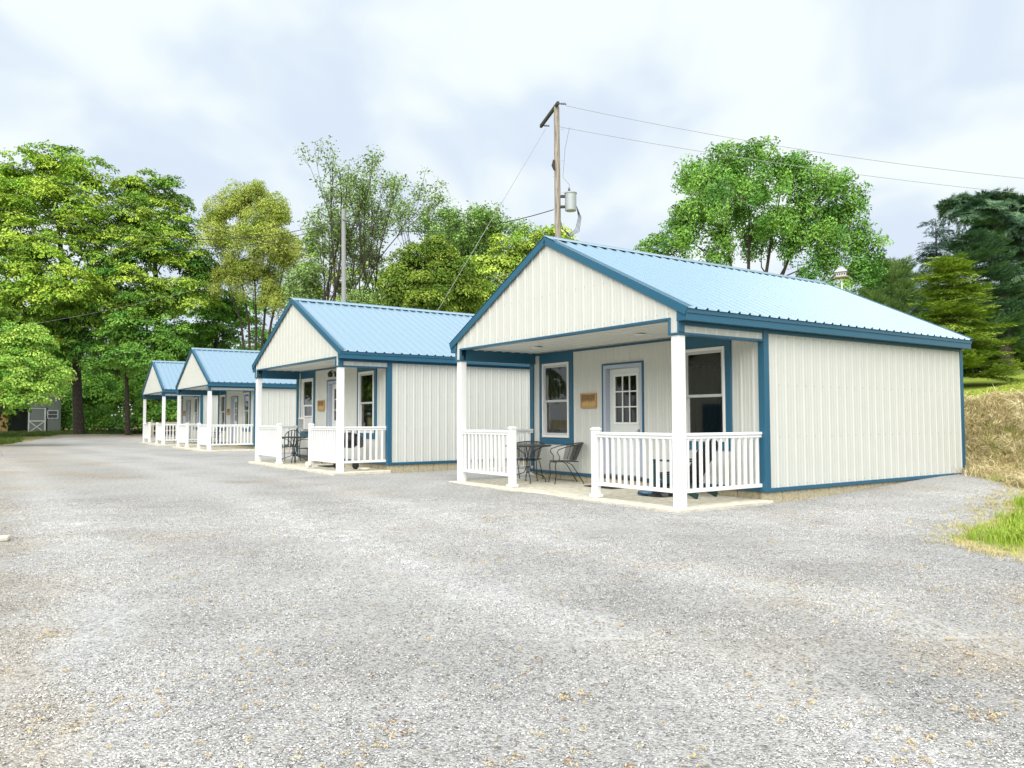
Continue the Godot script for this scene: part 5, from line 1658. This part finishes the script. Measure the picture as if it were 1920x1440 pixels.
	var gx := []
	var gc := []
	var hx := []
	var hc := []
	var straw_m := blade_mesh(71, 7, 0.05, 0.0025, 2.6)
	for i in 9000:
		var x := rng.randf_range(4.3, 11.0)
		var z := rng.randf_range(-14.5, -6.6)
		var m := gravel_mask(x, z)
		if srow(x, z).x > bank_foot(srow(x, z).y) - 0.2: continue
		if m > 0.12 + 0.45 * rng.randf() * rng.randf(): continue
		var y := gh(x, z) + maxf(0.0, clampf(m * 0.16, -0.2, 0.03))
		var edge := smoothstep(0.1, -0.45, m) * smoothstep(-7.45, -8.2, z + 0.3 * nz2.get_noise_2d(x * 12.0, z * 12.0))
		if rng.randf() < edge:
			gx.append(Transform3D(Basis(Vector3.UP, rng.randf() * TAU).scaled_local(Vector3.ONE * rng.randf_range(0.55, 1.35) * (0.55 + 0.6 * edge)), Vector3(x, y, z)))
			gc.append(Color(0.20, 0.34, 0.03).lerp(Color(0.42, 0.54, 0.08), rng.randf()))
		elif rng.randf() < 0.9:
			hx.append(Transform3D(Basis(Vector3.UP, rng.randf() * TAU).scaled_local(Vector3.ONE * rng.randf_range(0.6, 1.4)), Vector3(x, y, z)))
			hc.append(Color(0.62, 0.50, 0.28).lerp(Color(0.34, 0.38, 0.10), rng.randf() * 0.7))
	tag(multi("grass_patch", self, gm, M.grass, gx, gc), "bright green uncut grass growing at the drive's edge", "grass", "", "stuff")
	tag(multi("dry_grass", self, straw_m, M.straw, hx, hc), "dry straw and stubble round the grass patch", "grass", "", "stuff")
	# bank: straw mulch, tufts; lawn
	var bx := []
	var bc := []
	var tx := []
	var tc := []
	var wx := []
	var wc := []
	var long_straw := blade_mesh(72, 60, 0.20, 0.0045, 1.7, 0.22)
	var tuft_m := blade_mesh(74, 50, 0.15, 0.0035, 0.55, 0.16)
	var lawn_m := blade_mesh(73, 90, 0.07, 0.004, 0.7, 0.25)
	for i in 13000:
		var t := rng.randf_range(-9.0, 2.5)
		var f := bank_foot(t)
		var s := f + rng.randf_range(-0.35, 11.0)
		var x := 2.318 + s * 0.8207 - t * 0.5714
		var z := -10.862 - s * 0.5714 - t * 0.8207
		var y := gh(x, z)
		var n := nz2.get_noise_2d(x * 13.0, z * 13.0)
		if s < f + 3.2 + n * 0.5:
			var green := n > -0.06 or (s < f + 0.9 and n > -0.2)
			if green and rng.randf() < 0.7:
				tx.append(Transform3D(Basis(Vector3.UP, rng.randf() * TAU).scaled_local(Vector3.ONE * rng.randf_range(0.5, 1.1)), Vector3(x, y, z)))
				tc.append(Color(0.24, 0.31, 0.04).lerp(Color(0.48, 0.52, 0.12), rng.randf()))
			else:
				bx.append(Transform3D((Basis(Vector3.UP, rng.randf() * TAU) * Basis(Vector3.RIGHT, rng.randf_range(-0.9, 0.9))).scaled_local(Vector3.ONE * rng.randf_range(0.5, 1.3)), Vector3(x, y + 0.01, z)))
				bc.append(Color(0.78, 0.68, 0.42).lerp(Color(0.46, 0.38, 0.18), rng.randf()))
		elif s < f + 11.0:
			wx.append(Transform3D(Basis(Vector3.UP, rng.randf() * TAU).scaled_local(Vector3.ONE * rng.randf_range(0.7, 1.4)), Vector3(x, y, z)))
			wc.append(Color(0.30, 0.40, 0.05).lerp(Color(0.50, 0.56, 0.10), rng.randf()))
	tag(multi("bank_straw", self, long_straw, M.straw, bx, bc), "tan straw mulch lying over the bank", "straw", "", "stuff")
	tag(multi("bank_grass", self, tuft_m, M.grass, tx, tc), "yellow green grass tufts growing through straw on the bank", "grass", "", "stuff")
	tag(multi("lawn_grass", self, lawn_m, M.grass, wx, wc), "short mown lawn grass on top of the bank", "grass", "", "stuff")
	# weeds at slab edges and grass along the far left verge
	var vx := []
	var vc := []
	for i in 9000:
		var z := rng.randf_range(-66.0, -24.0)
		var x := 0.66 * z - 0.25 + rng.randf_range(-7.0, 2.0) if i % 2 == 0 else rng.randf_range(-42.0, -18.0)
		if i % 2 == 1: z = rng.randf_range(-66.0, -56.0)
		if gravel_mask(x, z) > 0.1: continue
		vx.append(Transform3D(Basis(Vector3.UP, rng.randf() * TAU).scaled_local(Vector3.ONE * rng.randf_range(1.2, 3.0)), Vector3(x, gh(x, z), z)))
		vc.append(Color(0.06, 0.12, 0.02).lerp(Color(0.15, 0.22, 0.04), rng.randf()))
	tag(multi("verge_grass", self, gm, M.grass, vx, vc), "rough green grass along the drive's far verge", "grass", "", "stuff")
	# flat stone with leaves at the left edge
	var p := at(8, 1015, 8.4)
	var st := Bld.new()
	st.box(Vector3(0, 0.02, 0), Vector3(0.30, 0.05, 0.18), Basis(Vector3.UP, 0.4) * Basis(Vector3.BACK, 0.06), 0.02)
	var so := put(st.mesh(), "flat_stone", M.concrete, self, Vector3(p.x - 0.12, gravel_y(p.x, p.z), p.z))
	tag(so, "pale flat stone lying among leaves at the drive's edge", "stone")
	# white seed heads in the undergrowth
	var wm := pebble_mesh(3, 1.0)
	for e in [[210, 779, 58.0], [216, 778, 58.0], [223, 772, 58.5], [229, 780, 58.0], [248, 776, 57.0], [246, 768, 57.5]]:
		var q := at(e[0], e[1], e[2])
		var g := gh(q.x, q.z)
		var fl := thing("flower_stalk", "pale flower head on a thin stalk in the undergrowth", "flower", Vector3(q.x, g, q.z), 0.0, "pale flowers in the undergrowth")
		var sk := Bld.new()
		sk.tube([Vector3.ZERO, Vector3(0.03, (q.y - g) * 0.5, 0), Vector3(0, q.y - g, 0)], [0.012], 5)
		part(sk, "stalk", M.green_resin, fl)
		var hd := put(wm, "flower_head", M.frame_white, fl, Vector3(0, q.y - g, 0))
		hd.scale = Vector3.ONE * 0.075

# ------------------------------------------------------------------ across the drive: what the porch windows mirror
func yard() -> void:
	var small := tuft_mesh(9, 44, Vector3(0.9, 0.5, 0.9), 0.34)
	RN.seed = 808
	for e in [[-36.0, -30.0, 13.0], [-40.0, -22.0, 12.0], [-37.0, -9.0, 13.0], [-34.0, -2.0, 12.0], [-38.0, 6.0, 14.0], [-46.0, -15.0, 16.0], [-30.0, 12.0, 12.0], [-34.0, -37.0, 11.0], [-40.0, -44.0, 13.0], [-37.0, -51.0, 12.0]]:
		var dp := 14.0
		var k := FOC / dp
		var lobes := []
		for q in [[0.0, 0.80, 0.22], [-0.2, 0.6, 0.24], [0.22, 0.58, 0.24], [0.0, 0.42, 0.27], [-0.24, 0.3, 0.22], [0.25, 0.3, 0.22]]:
			lobes.append([960.0 + (e[0] + q[0] * e[2]) * k, 720.0 + (dp * tan(PITCH)) * k - (q[1] * e[2] - CAM_Y) * k, q[2] * e[2] * k, q[2] * e[2] * k, 0.0])
		var t := leafy_tree("yard_tree", "broad leafy tree of the yard across the drive", "trees of the yard across the drive", dp, 960.0 + e[0] * k, lobes, {"tuft": small, "cols": [Color(0.07, 0.15, 0.02), Color(0.16, 0.27, 0.035)], "density": 0.5, "clump": 1.3, "per": 4, "trunk": 0.3})
		t.position.z = e[1]
		t.position.y = gh(e[0], e[1]) - 0.1
	var h := thing("white_house", "white gabled house across the drive", "house", Vector3(-27.0, gh(-27.0, -16.0), -16.0), PI / 2 + 0.15)
	var wl := Bld.new()
	wl.slab(Vector3(-4.5, -0.3, -8.0), Vector3(4.5, 2.8, 0.0))
	wl.tri(Vector3(-4.5, 2.8, 0.0), Vector3(4.5, 2.8, 0.0), Vector3(0, 5.2, 0.0))
	wl.tri(Vector3(4.5, 2.8, -8.0), Vector3(-4.5, 2.8, -8.0), Vector3(0, 5.2, -8.0))
	part(wl, "wall", M.panel, h)
	for s in [-1.0, 1.0]:
		var up := Vector3(-s * 4.9, 2.6, 0).normalized()
		var nn := Vector3(s * 2.6, 4.9, 0).normalized()
		var r := Bld.new()
		r.box(Vector3(s * 2.4, 4.05, -4.0), Vector3(5.6, 0.14, 9.0), Basis(up, nn, up.cross(nn)))
		part(r, "roof", M.shed_roof, h)
	for x in [-2.6, 2.6]:
		boxpart(Vector3(x - 0.55, 0.9, 0.0), Vector3(x + 0.55, 2.2, 0.05), "window", M.grey_enamel, h)
	boxpart(Vector3(-0.5, 0.0, 0.0), Vector3(0.5, 2.1, 0.05), "door", M.trim, h)

# ------------------------------------------------------------------ build
func _ready() -> void:
	var cam := Camera3D.new()
	cam.fov = rad_to_deg(2.0 * atan(720.0 / FOC))
	cam.far = 900.0
	cam.position = Vector3(0, CAM_Y, 0)
	cam.rotation = Vector3(PITCH, 0, ROLL)
	add_child(cam)
	cam.make_current()
	cam_basis = cam.transform.basis
	var we := WorldEnvironment.new()
	var env := Environment.new()
	env.background_mode = Environment.BG_SKY
	var sky := Sky.new()
	sky.sky_material = make_sky()
	env.sky = sky
	env.tonemap_mode = Environment.TONE_MAPPER_LINEAR
	env.tonemap_exposure = 3.5
	env.sdfgi_enabled = true
	env.ssao_enabled = true
	env.ssil_enabled = true
	we.environment = env
	add_child(we)
	var sun := DirectionalLight3D.new()
	sun.light_energy = 0.5
	sun.light_color = Color(1.0, 0.98, 0.95)
	sun.light_angular_distance = 80.0
	sun.shadow_enabled = true
	sun.rotation_degrees = Vector3(-50, -14, 0)
	add_child(sun)

	nz.seed = 3; nz.frequency = 0.05; nz.fractal_octaves = 3
	nz2.seed = 17; nz2.frequency = 0.12; nz2.fractal_octaves = 4
	make_materials()
	for e in [[2.318, -10.862, 0.9627, 1.876], [-3.958, -17.872, 0.949, 1.262], [-12.278, -31.629, 0.975, 1.873], [-17.39, -38.954, 0.985, 1.84]]:
		porches.append([e[0], e[1], cos(e[2]), sin(e[2]), e[3]])
	make_ground()

	var c1 := cabin("near cabin beside the straw bank with airy metal chairs on porch", Vector3(2.318, 0.10, -10.862), 0.9627, 1.876)
	var c2 := cabin("cabin with shallow porch, window air conditioner and kettle grill", Vector3(-3.958, 0.148, -17.872), 0.949, 1.262, true, true)
	var c3 := cabin("deep porched cabin between the grill cabin and farthest cabin", Vector3(-12.278, 0.143, -31.629), 0.975, 1.873)
	var c4 := cabin("farthest cabin of the row beside the wood and rail fence", Vector3(-17.39, 0.155, -38.954), 0.985, 1.84)
	plaque(c1, "carved wooden plaque beside the near cabin's door", 1.876)
	plaque(c2, "carved wooden plaque by the door of the grill cabin", 1.262)
	plaque(c3, "small wooden plaque by the door of deep porched middle cabin", 1.873)
	plaque(c4, "small wooden plaque by the door of farthest cabin", 1.84)
	iron_table(c1, -4.95, 1.0, 0.46, "round black mesh table on the near cabin's porch")
	mesh_chair(c1, -4.36, 1.44, -0.43, "black mesh barrel chair right of near porch table")
	mesh_chair(c1, -5.45, 1.35, 0.7, "black mesh barrel chair behind near porch table")
	lawn_chair(c1, -1.15, 1.32, -PI / 2 + 0.15, "reclined dark lawn chair behind the near porch railing")
	floor_bag(c1)
	doormat(c1, -3.15, 1.45, "black rubber mat before the near cabin's door")
	iron_table(c2, -4.55, 0.62, 0.42, "black iron table on the grill cabin's porch")
	slat_chair(c2, -5.25, 0.75, 0.9, "round backed black slat chair behind grill cabin's table")
	slat_chair(c2, -3.75, 0.72, -1.1, "black scroll armed chair between table and door of grill cabin")
	kettle_grill(c2, -1.02, 0.72)
	doormat(c2, -2.2, 0.75, "black rubber mat on the grill cabin's porch")
	var bw := Bld.new()
	bw.lathe([Vector2(0.0, 0.0), Vector2(0.09, 0.0), Vector2(0.15, 0.05), Vector2(0.14, 0.06), Vector2(0.08, 0.03), Vector2(0, 0.03)], 20)
	var bo := put(bw.mesh(), "dish", M.ceramic, self, onto(c2, -0.24, 0.0, 0.75))
	tag(bo, "white dish on porch slab beside the grill wheels", "dish")
	var rk := put(pebble_mesh(12, 0.7), "round_stone", M.concrete, self, onto(c2, -1.75, 0.10, -0.02))
	rk.scale = Vector3(0.11, 0.11, 0.11)
	tag(rk, "pale round stone at the foot of grill cabin's newel post", "stone")
	slat_chair(c3, -4.3, 1.2, 0.4, "black metal chair on middle cabin's deep porch")
	slat_chair(c4, -1.2, 1.1, -0.6, "black metal chair on the farthest cabin's porch")

	utility_pole()
	second_pole()
	wire("upper overhead line running right from the crossarm", at(1060, 198, 26.9), at(2120, 352, 27.0), 0.35, 0.009, M.wire_light)
	wire("lower overhead line running right from the pole", at(1050, 238, 27.6), at(2120, 380, 30.0), 0.3, 0.009, M.wire_light)
	wire("thin slanting guy wire from the crossarm to the ground", at(1024, 240, 26.0), at(815, 592, 25.0), 0.0, 0.008, M.wire_light)
	wire("thick service cable between the two utility poles", at(1038, 393, 27.0), at(645, 418, 33.0), 0.55, 0.016, M.wire)
	wire("black cable sagging left from the grey pole, upper", at(643, 412, 33.0), at(-180, 330, 24.0), 1.35, 0.014, M.wire)
	wire("black cable sagging left from the grey pole, lower", at(643, 416, 33.0), at(-180, 362, 24.0), 1.45, 0.014, M.wire)
	wire("black line crossing high before the lime maple", at(643, 480, 33.0), at(-180, 232, 22.0), 0.5, 0.011, M.wire)
	wire("pale thin line before the dark wood", at(420, 528, 40.0), at(-120, 632, 34.0), 0.3, 0.0045, M.wire_light)
	shed()
	bird_house()
	rail_fence()
	make_trees()
	yard()
	make_cover()
